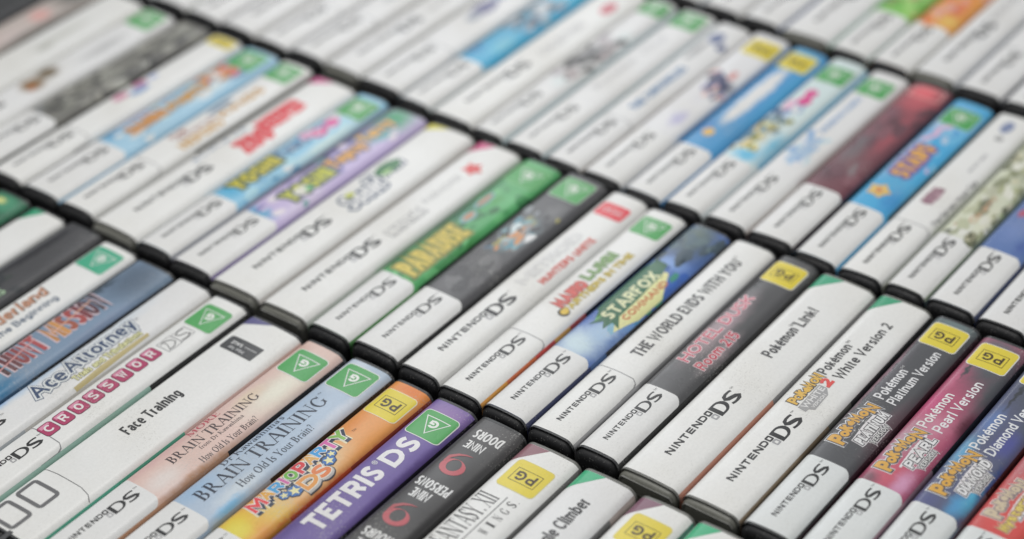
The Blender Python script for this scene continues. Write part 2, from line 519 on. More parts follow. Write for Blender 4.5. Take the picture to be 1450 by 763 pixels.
def _S(x, y, w, h, K=K):
    P = [(.92, .78), (.8, .93), (.55, 1.0), (.25, .93), (.12, .76), (.25, .6), (.55, .48), (.8, .36), (.88, .2), (.7, .05), (.42, 0), (.18, .06), (.06, .24)]
    Wd = [.3, .45, .5, .7, .95, 1, 1.1, 1, .95, .7, .5, .45, .3]
    return stroke([(x + a * w, y + b * h) for a, b in P], 0, [K * q for q in Wd])


X = .66
GL = {
    'A': (.97, [_p(.13, 0, .45, 1, .06), _p(.47, 1, .83, 0, K), _b(.24, .31, .68, .36), _b(0, 0, .27, .035), _b(.67, 0, .99, .035)]),
    'B': (.82, [_p(.2, 0, .2, 1, K), _b(.03, 0, .4, .04), _b(.03, .96, .4, 1), _b(.2, .5, .4, .545), _a(.38, .755, .24, .245, -90, 90), _a(.4, .27, .3, .27, -90, 90)]),
    'R': (.93, [_p(.2, 0, .2, 1, K), _b(.03, 0, .38, .035), _b(.03, .96, .4, 1), _b(.2, .47, .4, .515), _a(.38, .735, .26, .265, -90, 90), _p(.8, 0, .4, .5, K), _b(.72, 0, .96, .035)]),
    'I': (.44, [_p(.2, 0, .2, 1, K), _b(.03, 0, .37, .035), _b(.03, .965, .37, 1)]),
    'N': (1.02, [_p(.17, 0, .17, 1, .05), _p(.82, 0, .14, 1, K), _p(.84, 0, .84, 1, .05), _b(.02, 0, .33, .035), _b(.0, .965, .2, 1), _b(.67, .965, .99, 1)]),
    'T': (.84, [_p(.41, 0, .41, 1, K), _b(.05, .95, .77, 1), _b(.23, 0, .59, .035), _p(.07, .78, .05, 1, .04), _p(.75, .78, .77, 1, .04)]),
    'G': (1.02, [_a(.5, .5, .44, .52, 45, 325), _p(.83, .1, .83, .42, .13), _b(.66, .4, .97, .435), _p(.81, .74, .83, 1, .04)]),
    'M': (1.12, [_p(.15, 0, .17, 1, .05), _p(.53, 0, .18, 1, K), _p(.52, 0, .88, 1, .05), _p(.92, 0, .89, 1, K), _b(.02, 0, .3, .035), _b(.77, 0, 1.06, .035), _b(.03, .965, .2, 1), _b(.86, .965, 1.04, 1)]),
    'O': (1.0, [_a(.49, .5, .44, .52, 0, 360, n=28)]),
    'E': (.8, [_p(.2, 0, .2, 1, K), _b(.03, 0, .68, .045), _b(.03, .955, .65, 1), _b(.2, .49, .52, .535), _p(.66, 0, .7, .2, .04), _p(.63, .8, .65, 1, .04), _p(.52, .42, .52, .6, .03)]),
    'F': (.74, [_p(.2, 0, .2, 1, K), _b(.03, 0, .4, .035), _b(.03, .955, .65, 1), _b(.2, .49, .52, .535), _p(.63, .8, .65, 1, .04), _p(.52, .42, .52, .6, .03)]),
    'L': (.76, [_p(.2, 0, .2, 1, K), _b(.03, 0, .66, .045), _b(.03, .965, .37, 1), _p(.64, 0, .68, .24, .04)]),
    'S': (.68, [_S(.06, 0, .55, 1, .17), _p(.56, .72, .56, .98, .03)]),
    'Y': (.9, [_p(.45, .42, .13, 1, K), _p(.46, .42, .78, 1, .055), _p(.44, 0, .44, .46, K), _b(.26, 0, .62, .035), _b(0, .965, .28, 1), _b(.66, .965, .92, 1)]),
    'X': (.9, [_p(.78, 0, .14, 1, K), _p(.13, 0, .76, 1, .055), _b(0, 0, .26, .035), _b(.62, 0, .93, .035), _b(0, .965, .28, 1), _b(.64, .965, .9, 1)]),
    'D': (.95, [_p(.2, 0, .2, 1, K), _b(.03, 0, .4, .04), _b(.03, .96, .4, 1), _a(.38, .5, .48, .5, -90, 90)]),
    'K': (.92, [_p(.2, 0, .2, 1, K), _b(.03, 0, .37, .035), _b(.03, .965, .37, 1), _p(.24, .42, .72, 1, .055), _p(.8, 0, .4, .56, K), _b(.7, 0, .95, .035), _b(.6, .965, .86, 1)]),
    'H': (1.0, [_p(.2, 0, .2, 1, K), _p(.79, 0, .79, 1, K), _b(.2, .5, .79, .545), _b(.03, 0, .37, .035), _b(.03, .965, .37, 1), _b(.62, 0, .96, .035), _b(.62, .965, .96, 1)]),
    'W': (1.2, [_p(.36, 0, .1, 1, K), _p(.37, 0, .62, 1, .055), _p(.86, 0, .6, 1, K), _p(.87, 0, 1.1, 1, .055), _b(0, .965, .24, 1), _b(.98, .965, 1.2, 1)]),
    'a': (.56, [_a(.24, .19, .21, .2, 0, 360, .12), _p(.43, 0, .43, .5, .11), _a(.26, .46, .22, .21, 0, 150, .1), _b(.4, 0, .56, .035)]),
    'o': (.62, [_a(.3, .33, .28, .35, 0, 360, .13, 24)]),
    'w': (.86, [_p(.25, 0, .08, X, .12), _p(.26, 0, .43, X, .045), _p(.6, 0, .42, X, .12), _p(.61, 0, .77, X, .045), _b(0, X - .035, .18, X), _b(.68, X - .035, .86, X)]),
    'l': (.32, [_p(.16, 0, .16, 1.06, .12), _b(.03, 0, .3, .035), _b(.05, 1.03, .2, 1.06)]),
    'd': (.64, [_a(.28, .33, .26, .34, 0, 360, .12), _p(.5, 0, .5, 1.06, .12), _b(.5, 0, .64, .035), _b(.4, 1.03, .54, 1.06)]),
    's': (.48, [_S(.04, 0, .38, X, .13)]),
    'u': (.66, [_p(.15, .2, .15, X, .12), _a(.31, .22, .22, .23, 180, 330, .1), _p(.49, 0, .49, X, .12), _b(.03, X - .035, .2, X), _b(.49, 0, .63, .035)]),
    'r': (.48, [_p(.16, 0, .16, X, .12), _b(.03, 0, .33, .035), _b(.04, X - .035, .18, X), _a(.33, .46, .19, .2, 30, 170, .1)]),
    'i': (.32, [_p(.16, 0, .16, X, .12), _b(.03, 0, .3, .035), _b(.04, X - .035, .18, X), _b(.1, .85, .22, .97)]),
    'n': (.68, [_p(.16, 0, .16, X, .12), _b(.03, 0, .3, .035), _b(.04, X - .035, .18, X), _a(.34, .45, .21, .22, 0, 180, .11), _p(.5, 0, .5, .46, .12), _b(.38, 0, .64, .035)]),
    'm': (1.0, [_p(.16, 0, .16, X, .12), _b(.03, 0, .3, .035), _b(.04, X - .035, .18, X), _a(.33, .45, .2, .22, 0, 180, .11), _p(.48, 0, .48, .46, .12), _a(.66, .45, .2, .22, 0, 180, .11), _p(.81, 0, .81, .46, .12), _b(.36, 0, .6, .035), _b(.69, 0, .95, .035)]),
    'h': (.68, [_p(.16, 0, .16, 1.06, .12), _b(.03, 0, .3, .035), _b(.05, 1.03, .2, 1.06), _a(.34, .45, .21, .22, 0, 180, .11), _p(.5, 0, .5, .46, .12), _b(.38, 0, .64, .035)]),
    'f': (.4, [_p(.16, 0, .16, .85, .12), _b(.03, 0, .32, .035), _b(.03, X - .04, .34, X), _a(.3, .84, .2, .22, 40, 180, .1)]),
    '?': (.5, [_a(.23, .78, .2, .22, -60, 160, .11), _p(.22, .26, .3, .6, .06), _b(.16, 0, .28, .12)]),
    "'": (.2, [_p(.1, .78, .12, 1, .08)]),
    '.': (.25, [_b(.06, 0, .18, .12)]),
    ' ': (.34, []),
}


def serif(s, u0, u1, vt, vb, rot=False):
    V = []; F = []; x = 0
    for ch in s:
        adv, prims = GL[ch]
        for (vs, fs) in prims:
            o = len(V)
            V += [(x + a, b) for a, b in vs]
            F += [tuple(o + i for i in f) for f in fs]
        x += adv
    x0 = min(a for a, b in V); x1 = max(a for a, b in V)
    return (place(V, x0, x1, 1.0, 0.0, u0, u1, vt, vb, rot), F)


# ------------------------------------------------------------------ console logo
def logo_shapes(u0, vt, uD, uE, vb, heavy=1.0):
    """wide thin word + two squares + heavy DS. u0 start, uD start of D, uE end of S, vt top, vb bottom of D"""
    H = (vb - vt); h = H * 0.455
    dark = []; grey = []
    n = 7.0
    sq = h * .94
    uS = uD - sq - 0.5          # start of upper square
    cell = (uS - u0) / 6.35
    lw = 0.5 * heavy * (h / 2.2)
    t, b = vt + lw / 2, vt + h - lw / 2

    def Y(y): return b + (t - b) * y
    x = u0
    for ch in 'NINTEND':
        cw = cell * 0.68
        if ch == 'I':
            dark.append(stroke([(x + lw / 2, vt), (x + lw / 2, vt + h)], lw)); x += lw + cell * 0.28; continue
        if ch == 'N':
            dark.append(stroke([(x, vt + h), (x, vt)], lw)); dark.append(stroke([(x, vt), (x + cw, vt + h)], lw * 1.15)); dark.append(stroke([(x + cw, vt + h), (x + cw, vt)], lw))
        elif ch == 'T':
            dark.append(stroke([(x - lw / 2, t), (x + cw, t)], lw)); dark.append(stroke([(x + cw / 2, t), (x + cw / 2, vt + h)], lw))
        elif ch == 'E':
            for y in (0, .5, 1):
                dark.append(stroke([(x, Y(y)), (x + cw, Y(y))], lw))
            dark.append(stroke([(x, vt), (x, vt + h)], lw))
        elif ch == 'D':
            dark.append(ring(rrect_pts(x - lw / 2, vt, x + cw + lw / 2, vt + h, (h * .45, .02, .02, h * .45)), rrect_pts(x + lw / 2, vt + lw, x + cw - lw / 2, vt + h - lw, (h * .25, .01, .01, h * .25))))
        x += cell
    dark.append(rring(uS, vt, uS + sq, vt + h, h * .2, lw * 1.1))
    grey.append(rring(uS + .1, vt + h + .22, uS + sq + .1, vt + 2 * h + .1, h * .2, lw))
    # D with thick and thin bowl
    wD = (uE - uD) * 0.53
    o = []; i_ = []
    tk, tn = H * .27 * heavy, H * .13 * heavy
    N = 14
    o += [(uD, vb), (uD, vt)]; i_ += [(uD + tk * 1.15, vb - tn), (uD + tk * 1.15, vt + tn)]
    for j in range(N + 1):
        a = math.radians(-90 + 180 * j / N)
        c, s_ = math.cos(a), math.sin(a)
        o.append((uD + wD * .45 + wD * .55 * c, (vt + vb) / 2 + H / 2 * s_))
        i_.append((uD + wD * .45 + (wD * .55 - tk) * c, (vt + vb) / 2 + (H / 2 - tn) * s_))
    dark.append(ring(o, i_))
    w = (uE - uD) * 0.43; sx = uE - w; hh = H * .96
    P = [(.96, .93), (.75, .985), (.45, .99), (.16, .9), (.07, .72), (.2, .56), (.5, .46), (.8, .35), (.92, .2), (.78, .05), (.5, .0), (.25, .01), (.02, .08)]
    Wd = [.75, .7, .8, 1.0, 1.2, 1.25, 1.3, 1.25, 1.2, 1.0, .8, .7, .75]
    dark.append(stroke([(sx + a_ * w, vb - tn * .5 - b_ * (hh - tn)) for a_, b_ in P], 0, [tk * .74 * q for q in Wd]))
    dark += T('TM', uE + .5, uE + 2.1, vt + .1, vt + .9)
    return dark, grey


# ------------------------------------------------------------------ game case builder
ROWU = {'A': -145.9, 'B': 0.0, 'C': 145.9, 'D': 291.8}
L = 137.0
OFF_U, OFF_V = -1.1, 0.85          # measured on the crown, which stands above the joint plane
LAYER = 0.03
n_case = [0]


class Case:
    def __init__(s, row, vl, vr, label, base='#f2f2f0', shell='black', du=0.0, side=None, spots=None, warp=1.5, lab=True, big=False, logo=True, arc=True, rot=0.0):
        s.w = w = vr - vl
        e = bpy.data.objects.new('game_case', None)
        e.empty_display_size = 0.02
        COL.objects.link(e)
        e.location = ((ROWU[row] + du + random.uniform(-.35, .35)) * MM, -vl * MM, random.uniform(-.45, .35) * MM)
        e.rotation_euler = (random.uniform(-.022, .022), random.uniform(-.003, .003), random.uniform(-.0025, .0025))
        e['label'] = label; e['category'] = 'game case'; e['group'] = 'game cases laid spine up in rows'
        s.e = e; s.ks = knots(w); s.P = {}
        s.base = base; s.nart = 0; s.cnt = 0
        bgm = art(base, spots, warp) if spots else ink(base)
        s.paper(bgm)
        s.shell(shell)
        s.side(side, base)
        if lab:
            if big:
                dk, gr = logo_shapes(13.9, w * .37, 41.8, 55.8, w * .37 + 6.3, 1.1)
                s.add('console_logo', dk, '#2c2c2e', 1, raw=True); s.add('console_logo', gr, '#9d9da0', 1, raw=True)
            else:
                h0, h1 = w * .5 - 2.9, w * .5 + 2.0
                if base not in ('#f2f2f0', '#ececea', '#e6e9ec') or spots:
                    s.add('platform_label', [rrect(.05, .5, 41.3, w - 1.0, (3.6, .02, .02, 1.2))], '#ededeb' if row != 'B' or vl < 60 or vl > 150 else '#d3d6d6', 1, raw=True)
                elif arc:
                    s.add('platform_label', [stroke([(30, w - .9), (38.2, w - 1.0), (40.2, w - 1.6), (41.2, w - 3.2), (41.4, w * .5), (41.3, 1.5), (41.2, .6)], .42)], '#8a8a8c', 1, raw=True)
                if logo:
                    dk, gr = logo_shapes(6.9, h0, 26.4, 38.4, h1, 1.0)
                    s.add('console_logo', dk, '#29292b', 2, raw=True); s.add('console_logo', gr, '#a0a0a2', 2, raw=True)

    # --- printed insert that wraps over the spine
    def paper(s, mat):
        w = s.w
        cs = [(GAP, -6.0)] + [(v, prof(v, w)) for v in s.ks] + [(w - GAP, -6.0)]
        us = [0, 45, 90, L]
        V = []; F = []; UV = []
        for u in us:
            for v, z in cs:
                V.append((u * MM, -v * MM, z * MM)); UV.append((u - OFF_U, v - OFF_V))
        n = len(cs)
        for j in range(len(us) - 1):
            for i in range(n - 1):
                F.append((j * n + i, j * n + i + 1, (j + 1) * n + i + 1, (j + 1) * n + i))
        me = bpy.data.meshes.new('paper_insert')
        me.from_pydata(V, [], F)
        uvl = me.uv_layers.new(name='UVMap')
        for lp in me.loops:
            uvl.data[lp.index].uv = UV[lp.vertex_index]
        smooth(me)
        bm = bmesh.new(); bm.from_mesh(me); bmesh.ops.recalc_face_normals(bm, faces=bm.faces); 
        if bm.faces and sum(f.normal.z for f in bm.faces) < 0:
            bmesh.ops.reverse_faces(bm, faces=bm.faces)
        bm.to_mesh(me); bm.free()
        link('paper_insert', me, s.e, [mat])

    def section(s, u, inset, ztop, zbot=-122.0, flat=0.0):
        """closed cross-section of the plastic shell at u"""
        w = s.w; pts = []
        for v in s.ks:
            z = prof(v, w) - ztop
            vv = w / 2 + (v - w / 2) * (1 - inset / (w / 2 - GAP))
            pts.append((u, vv, z))
        pts.append((u, w - GAP - inset, zbot)); pts.append((u, GAP + inset, zbot))
        return pts

    def shell(s, kind):
        w = s.w
        if kind == 'clear':
            m = plastic('smoky_clear_plastic', '#85857d', 0.4, 0.45, 0.1); rimc = plastic('clear_sleeve_grey', '#767672', .35)
        else:
            m = plastic('black_plastic', '#2b2b2d', 0.55, 0.35); rimc = plastic('clear_sleeve_dark', '#48494b', .28)
        secs = [s.section(-3.1, 2.3, 3.6, -12), s.section(-2.95, 1.6, 2.6, -13.5), s.section(-2.5, 1.0, 1.7, -15), s.section(-1.7, .55, 1.15), s.section(.4, .4, .9),
                s.section(L + .4, .3, .5), s.section(L + 1.6, .45, .6), s.section(L + 2.2, 1.0, 1.1)]
        V = []; F = []
        for sc in secs:
            V += [(a * MM, -b * MM, c * MM) for a, b, c in sc]
        n = len(secs[0])
        for j in range(len(secs) - 1):
            for i in range(n):
                F.append((j * n + i, j * n + (i + 1) % n, (j + 1) * n + (i + 1) % n, (j + 1) * n + i))
        F.append(tuple(range(n))); F.append(tuple(range((len(secs) - 1) * n, len(secs) * n)))
        me = bpy.data.meshes.new('shell'); me.from_pydata(V, [], F)
        bm = bmesh.new(); bm.from_mesh(me); bmesh.ops.recalc_face_normals(bm, faces=bm.faces); bm.to_mesh(me); bm.free()
        smooth(me)
        for p in me.polygons:
            if len(p.vertices) > 4: p.use_smooth = False
        link('shell', me, s.e, [m])
        # mould line ridge on the end cap
        V = []; F = []
        c = w / 2
        bm = bmesh.new()
        if kind != 'clear':
            zt = prof(c, w) - 3.4
            r = bmesh.ops.create_cube(bm, size=1)
            for v in r['verts']:
                v.co = Vector(((-3.15 + v.co.x * .22) * MM, (-c + v.co.y * .28) * MM, (zt - 4.5 + v.co.z * 8) * MM))
            nm = 'mould_line'
        else:
            # raised rim of the moulded end panel
            a0, a1 = 1.7, w - 1.7
            pts = [(a0 + 1.2, -1.0), (a0, -2.4), (a0 + .2, -4.6), (a0 + 1.6, -6.2), (a1 - 1.6, -6.2), (a1 - .2, -4.6), (a1, -2.4), (a1 - 1.2, -1.0)]
            k = len(pts)
            inner = [(c + (a - c) * .93, -3.6 + (b + 3.6) * .86) for a, b in pts]
            ov = [bm.verts.new((-3.35 * MM, -a * MM, b * MM)) for a, b in pts]
            iv = [bm.verts.new((-3.2 * MM, -a * MM, b * MM)) for a, b in inner]
            bk = [bm.verts.new((-2.6 * MM, -a * MM, b * MM)) for a, b in pts]
            for i in range(k):
                j = (i + 1) % k
                bm.faces.new((ov[i], ov[j], iv[j], iv[i])); bm.faces.new((bk[i], bk[j], ov[j], ov[i]))
            nm = 'end_panel_rim'
            bmesh.ops.recalc_face_normals(bm, faces=bm.faces)
        me = bpy.data.meshes.new(nm); bm.to_mesh(me); bm.free()
        link(nm, me, s.e, [m if kind != 'clear' else rimc])
        # clear sleeve edges standing just past the paper at both ends
        for (ua, ub) in ((-.95, -.15), (L + .1, L + 1.1)):
            V = []; F = []
            ks = s.ks; n = len(ks)
            for (u, dz) in ((ua, -.25), (ua, -.02), (ub, .04), (ub, -.25)):
                for v in ks:
                    V.append((u * MM, -v * MM, (prof(v, w) + dz) * MM))
            for q in range(3):
                for i in range(n - 1):
                    F.append((q * n + i, q * n + i + 1, (q + 1) * n + i + 1, (q + 1) * n + i))
            for i in range(n - 1):
                F.append((i, 3 * n + i, 3 * n + i + 1, i + 1))
            me = bpy.data.meshes.new('sleeve_edge'); me.from_pydata(V, [], F)
            bm = bmesh.new(); bm.from_mesh(me); bmesh.ops.recalc_face_normals(bm, faces=bm.faces); bm.to_mesh(me); bm.free()
            link('sleeve_edge', me, s.e, [rimc])

    def side(s, side, base):
        """front cover sheet seen in the seam, in colour bands along the case"""
        given = side is not None
        if side is None:
            side = [(0, L, '#8d8d8c' if base in ('#f2f2f0', '#ececea', '#e6e9ec') else '#161618')]
        w = s.w; h = w / 2 - GAP
        V = []; F = []; mi = []; mats = []
        ang = [54, 62, 71, 80, 90] if given else [65, 73, 81, 90] if base in ('#f2f2f0', '#ececea', '#e6e9ec') else [56, 64, 72, 81, 90]
        cs = []
        for a in ang:
            v = w / 2 + h - RC + RC * math.sin(math.radians(a)); cs.append((v + .05, prof(v, w) + .035))
        cs += [(w - GAP + .05, -4), (w - GAP + .05, -60)]
        n = len(cs)
        for (u0, u1, c) in side:
            k = len(V)
            for u in (u0, u1):
                for v, z in cs:
                    V.append((u * MM, -v * MM, z * MM))
            for i in range(n - 1):
                F.append((k + i, k + i + 1, k + n + i + 1, k + n + i)); mi.append(len(mats))
            mats.append(ink(c))
        me = bpy.data.meshes.new('cover_sheet'); me.from_pydata(V, [], F)
        for p, m in zip(me.polygons, mi): p.material_index = m
        smooth(me)
        link('cover_sheet', me, s.e, mats)

    # --- printed flat marks; shapes in measured (u, v) mm
    def add(s, part, shapes, color, layer=2, raw=False):
        def flat(x):
            if isinstance(x, list):
                for y in x:
                    yield from flat(y)
            else:
                yield x
        key = part
        if part == AR:
            s.nart += 1; key = (part, s.nart)
        d = s.P.setdefault(key, [])
        for sh in flat(shapes):
            d.append((sh, color, layer, raw))
        return s

    def bend(s, items, name, parent):
        w = s.w
        bm = bmesh.new(); mats = []
        for (vs, fs), color, layer, raw in items:
            if color not in mats: mats.append(color)
            mi = mats.index(color)
            du, dv = (0, 0) if raw else (OFF_U, OFF_V)
            off = (layer * LAYER + (s.cnt % 8) * 0.0025) * 1.0
            s.cnt += 1
            bv = [bm.verts.new((a + du, min(max(b + dv, GAP + .02), w - GAP - .02), off)) for a, b in vs]
            for f in fs:
                q = []
                for i in f:
                    if not q or (bv[i].co - q[-1].co).length > 1e-5: q.append(bv[i])
                if len(q) > 2 and (q[0].co - q[-1].co).length <= 1e-5: q.pop()
                if len(q) < 3: continue
                try:
                    fc = bm.faces.new(q); fc.material_index = mi
                except ValueError:
                    pass
        bmesh.ops.triangulate(bm, faces=[f for f in bm.faces if len(f.verts) > 4])
        lo = min(v.co.y for v in bm.verts); hi = max(v.co.y for v in bm.verts)
        for k in s.ks:
            if lo + .02 < k < hi - .02:
                bmesh.ops.bisect_plane(bm, geom=bm.verts[:] + bm.edges[:] + bm.faces[:], plane_co=(0, k, 0), plane_no=(0, 1, 0), dist=1e-5)
        for f in bm.faces:
            f.normal_update()
            f.smooth = True
        for v in bm.verts:
            v.co = Vector((v.co.x * MM, -v.co.y * MM, (prof(v.co.y, w) + v.co.z) * MM))
        bm.normal_update()
        bad = [f for f in bm.faces if f.normal.z < 0]
        bmesh.ops.reverse_faces(bm, faces=bad)
        me = bpy.data.meshes.new(name); bm.to_mesh(me); bm.free()
        return link(name, me, parent, [c if isinstance(c, bpy.types.Material) else ink(c) for c in mats])

    def sticker(s, kind, u0=118, u1=133, v0=None, v1=None, border='#f0f0ee', blur=False):
        w = s.w
        if v0 is None: v0, v1 = 2.2, w - 3.2
        if kind == 'G': c = '#4d9f58'
        elif kind == 'Gt': c = '#3fa582'
        elif kind == 'PG': c = '#dcc63f'
        else: c = '#d8404c'
        it = []
        if border:
            it.append((rrect(u0 - .35, v0 - .35, u1 + .35, v1 + .35, 1.9), border, 2, False))
        it.append((rrect(u0, v0, u1, v1, 1.6), c, 3, False))
        st = s.bend(it, 'rating_sticker', s.e)
        cu, cv = (u0 + u1) / 2, (v0 + v1) / 2
        fr = []; le = []
        k = (u1 - u0) / 15; q = (v1 - v0) / 15
        if kind in ('G', 'Gt'):
            def tri(r): return [(cu - 5.4 * k * r - (1 - r) * .2, cv), (cu + 4.4 * k * r, cv + 5.6 * q * r), (cu + 4.4 * k * r, cv - 5.6 * q * r)]
            o = tri(1.0); n_ = tri(.87)
            n_ = [(a + .12, b) for a, b in n_]
            fr.append((ring(o, n_), '#dfeee0', 4, False))
            le += [(h_, '#f2f6f0', 4, False) for h_ in T('G', cv + 1.95 * q, cv - 1.95 * q, cu - 1.3 * k, cu + 3.0 * k, .09, rot=True)]
        elif kind == 'PG':
            fr.append((rring(cu - 3.6 * k, cv - 5.3 * q, cu + 3.6 * k, cv + 5.3 * q, .15, .26), '#5c4b1c', 4, False))
            le += [(h_, '#4a3b22', 4, False) for h_ in T('PG', cv + 4.0 * q, cv - 4.0 * q, cu - 2.4 * k, cu + 2.4 * k, wt=.2, sp=1.6, rot=True)]
        else:
            fr.append((rring(cu - 2.3 * k, cv - 5.3 * q, cu + 2.3 * k, cv + 5.3 * q, .15, .26), '#f4d8d8', 4, False))
            le += [(h_, '#f6e8e6', 4, False) for h_ in T('MA 15+', cv + 4.4 * q, cv - 4.4 * q, cu - 1.2 * k, cu + 1.2 * k, .02, rot=True)]
        s.bend(fr, 'sticker_frame', st); s.bend(le, 'sticker_letters', st)
        return s

    def corner(s, c):
        s.P.setdefault('corner_flash', []).append((poly([(126.5, .5), (138.0, .5), (138.0, s.w * .42)]), c, 1, False))
        return s

    def done(s):
        for k, it in s.P.items():
            s.bend(it, k[0] if isinstance(k, tuple) else k, s.e)
        return s


def white(row, vl, vr, label, **k):
    return Case(row, vl, vr, label, **k)


# ================================================================== the surface under the cases
bm = bmesh.new()
bmesh.ops.create_grid(bm, x_segments=2, y_segments=2, size=1.4)
me = bpy.data.meshes.new('table_surface'); bm.to_mesh(me); bm.free()
o = link('table_surface', me, None, [plastic('dark_table', '#2a2826', .6)]); o.location = (.2, 0, -.1225); o['kind'] = 'structure'

def busy(c, u0, u1, v0, v1, cols, n, rmin, rmax, seed, layer=1, long=1.6, rnd=9):
    """small irregular printed patches of an illustration"""
    rg = random.Random(seed)
    for _ in range(n):
        cu, cv = rg.uniform(u0, u1), rg.uniform(v0, v1)
        r = rg.uniform(rmin, rmax); k = rg.uniform(.5, 1.0); a = rg.uniform(-.5, .5)
        m = rg.randint(6, rnd); P = []
        for j in range(m):
            t = 2 * math.pi * j / m; q = r * rg.uniform(.7, 1.15)
            x, y = q * long * math.cos(t), q * k * math.sin(t)
            P.append((cu + x * math.cos(a) - y * math.sin(a), max(.8, min(c.w - 1.2, cv + x * math.sin(a) + y * math.cos(a)))))
        c.add('illustration', poly(P), rg.choice(cols), layer)
    return c


TT = 'title_lettering'; AR = 'spine_artwork'; ST = 'subtitle_lettering'
# ================================================================== ROW A (lower left row)
DK = '#303033'
c = Case('A', -318, -297, 'dark green-edged case at the far left edge, first visible in the lower left row', '#2f3f38', du=1).done()
c = Case('A', -297, -275.8, 'case with green top and small pale yellow dot at the left photo edge', '#1f6b4c', du=1,
         spots=[(132, 10, 8, 11, '#3f8f6c', .7), (133, 8, 3.2, 4, '#e8dc88', .8), (112, 10, 10, 14, '#20503c', .8)])
c.done()
c = Case('A', -275.8, -254.5, 'white case with green corner flash, left of the dark charcoal case, left photo edge', du=1, side=[(0, L, '#8b8d8c')])
c.corner('#2f9a72'); c.add(TT, T('Garden', 60, 92, 7.5, 11.5, .02), DK); c.done()
c = Case('A', -254.5, -233.6, 'dark charcoal case with white and pale green lettering cut by the left photo edge', '#47474a', du=1.2,
         spots=[(118, 6, 26, 1.6, '#26262b', .8), (90, 2, 40, 3, '#5a5b60', .9), (80, 9, 14, 8, '#3a4a40', .9)])
busy(c, 60, 100, 2, 17, ['#3c4440', '#4c524e', '#34383c'], 14, 1.6, 4, 24)
c.add(AR, stroke([(78, 3.2), (134, 4.8)], 2.0), '#2a2a30', 1)
c.add(AR, stroke([(92, 1.8), (135, 2.2)], .9), '#6c6d72', 1)
c.add(TT, T('DREAM', 60, 84, 3.6, 9.2, .03), '#b9bdb4').add(ST, T('ALIEN TEAMS', 58, 91, 11.6, 15.6, .02), '#a5c19f')
c.done()
c = Case('A', -233.6, -212.5, 'white case with teal rating sticker and brown and blue-grey title, lower left row', du=-.1, side=[(0, L, '#54504e')])
c.sticker('Gt', 120.5, 135, 2.2, 16.6)
c.add(TT, T('Wonderland', 58, 101, 2.6, 9.4, .05, shear=.2), '#6c5a50', 2).add(TT, T('Wonderland', 58.3, 100.6, 3.1, 9.0, .0, shear=.2), '#c08a6c', 3)
c.add(ST, T('and the Beginning', 60, 101, 11.2, 14.8, .04), '#6b7686').done()
c = Case('A', -212.5, -190.3, 'steel-blue case with big red and orange metallic title, lower left row', '#768ca4', du=-1.1,
         side=[(0, 62, '#2f4f6a'), (62, L, '#15171c')], warp=2.5,
         spots=[(128, 10, 26, 16, '#56687c', .9), (115, 3, 14, 3, '#2f4252', .9), (100, 20, 30, 5, '#7787a0', .9), (52, 6, 14, 10, '#4f9bb4', .9), (50, 17, 16, 6, '#2d6f96', .9), (44, 10, 6, 14, '#5fa7ba', .9)])
mm_ = art('#7a3034', [(62, 6, 6, 6, '#4a3234', .9), (84, 5, 8, 6, '#e08a38', .9), (84, 7, 4.5, 3, '#f6e2a0', .9), (105, 8, 9, 8, '#5c3a40', .9), (72, 12, 5, 4, '#a84848', .9), (94, 10, 5, 4, '#b04848', .9)])
for (s_, a_, b_) in (('THUNT', 56.5, 79.5), ('MISSION', 82.5, 111.5)):
    c.add(TT, T(s_, a_ - .6, b_ + .6, 1.2, 14.4, .07), '#c9b8c0', 2)


def uvshape(case, part, sh, mat, layer):
    case.add(part, sh, mat, layer)


for (s_, a_, b_, cc) in (('THUNT', 56.5, 79.5, None), ('MISSION', 82.5, 111.5, None)):
    n = len(s_)
    cols = ['#54363a', '#6a3238', '#8a3c3e', '#9a4446', '#a8484a'] if n == 5 else ['#b8824c', '#c48e54', '#9c5644', '#a04a48', '#7c3e44', '#5e3a42', '#4c3c44']
    xs = a_
    wd = {'I': .45, 'M': 1.25}
    tot = sum(wd.get(ch, 1) for ch in s_)
    for ch, cl in zip(s_, cols):
        ww = wd.get(ch, 1) / tot * (b_ - a_)
        c.add(TT, T(ch, xs + .15, xs + ww - .15, 1.9, 13.8, .03), cl, 3); xs += ww
c.add(TT, stroke([(57, 9.4), (79, 5.4)], .7), '#c89090', 4).add(TT, stroke([(85, 8.8), (108, 5.4)], .6), '#d8a890', 4)
c.done()
c = Case('A', -190.3, -170.6, 'pale case with blue outlined attorney title and gold subtitle, left of the crossword case', '#ececec', du=-1.1, side=[(0, 40, '#9fa4a8'), (40, L, '#b4b2ae')],
         spots=[(60, 1.5, 40, 5, '#b9c8e0', .9), (105, 2, 30, 7, '#cdd3ea', .95), (125, 10, 12, 6, '#dedeea', .9), (45, 0, 12, 4, '#8fb0d6', .9)])
for g, cl, ly in ((.12, '#53637f', 2), (.085, '#d5dbe6', 3), (.0, '#3c4f70', 4)):
    c.add(TT, T('Ace', 54.5, 70.5, 3.6, 11.0, .02, grow=g), cl, ly)
    c.add(TT, T('Attorney', 72, 107.0, 3.1, 10.2, .02, grow=g), cl, ly)
c.add(ST, T('PHOENIX WRIGHT', 84, 104, .9, 2.2, .02), '#7f766f')
for g, cl, ly in ((.07, '#7c754a', 2), (.0, '#e0d8a4', 3)):
    c.add(ST, T('Trials and Tribulations', 70, 104.6, 12.0, 14.9, .02, grow=g), cl, ly)
c.add(AR, poly([(67, 16.4), (80, 16.2), (82, 15.4), (106, 15.6), (106, 16.9), (67, 17.8)]), '#b9ab7c', 2)
c.add(AR, T('TM', 108.6, 110.2, 6, 7), DK, 2)
c.done()
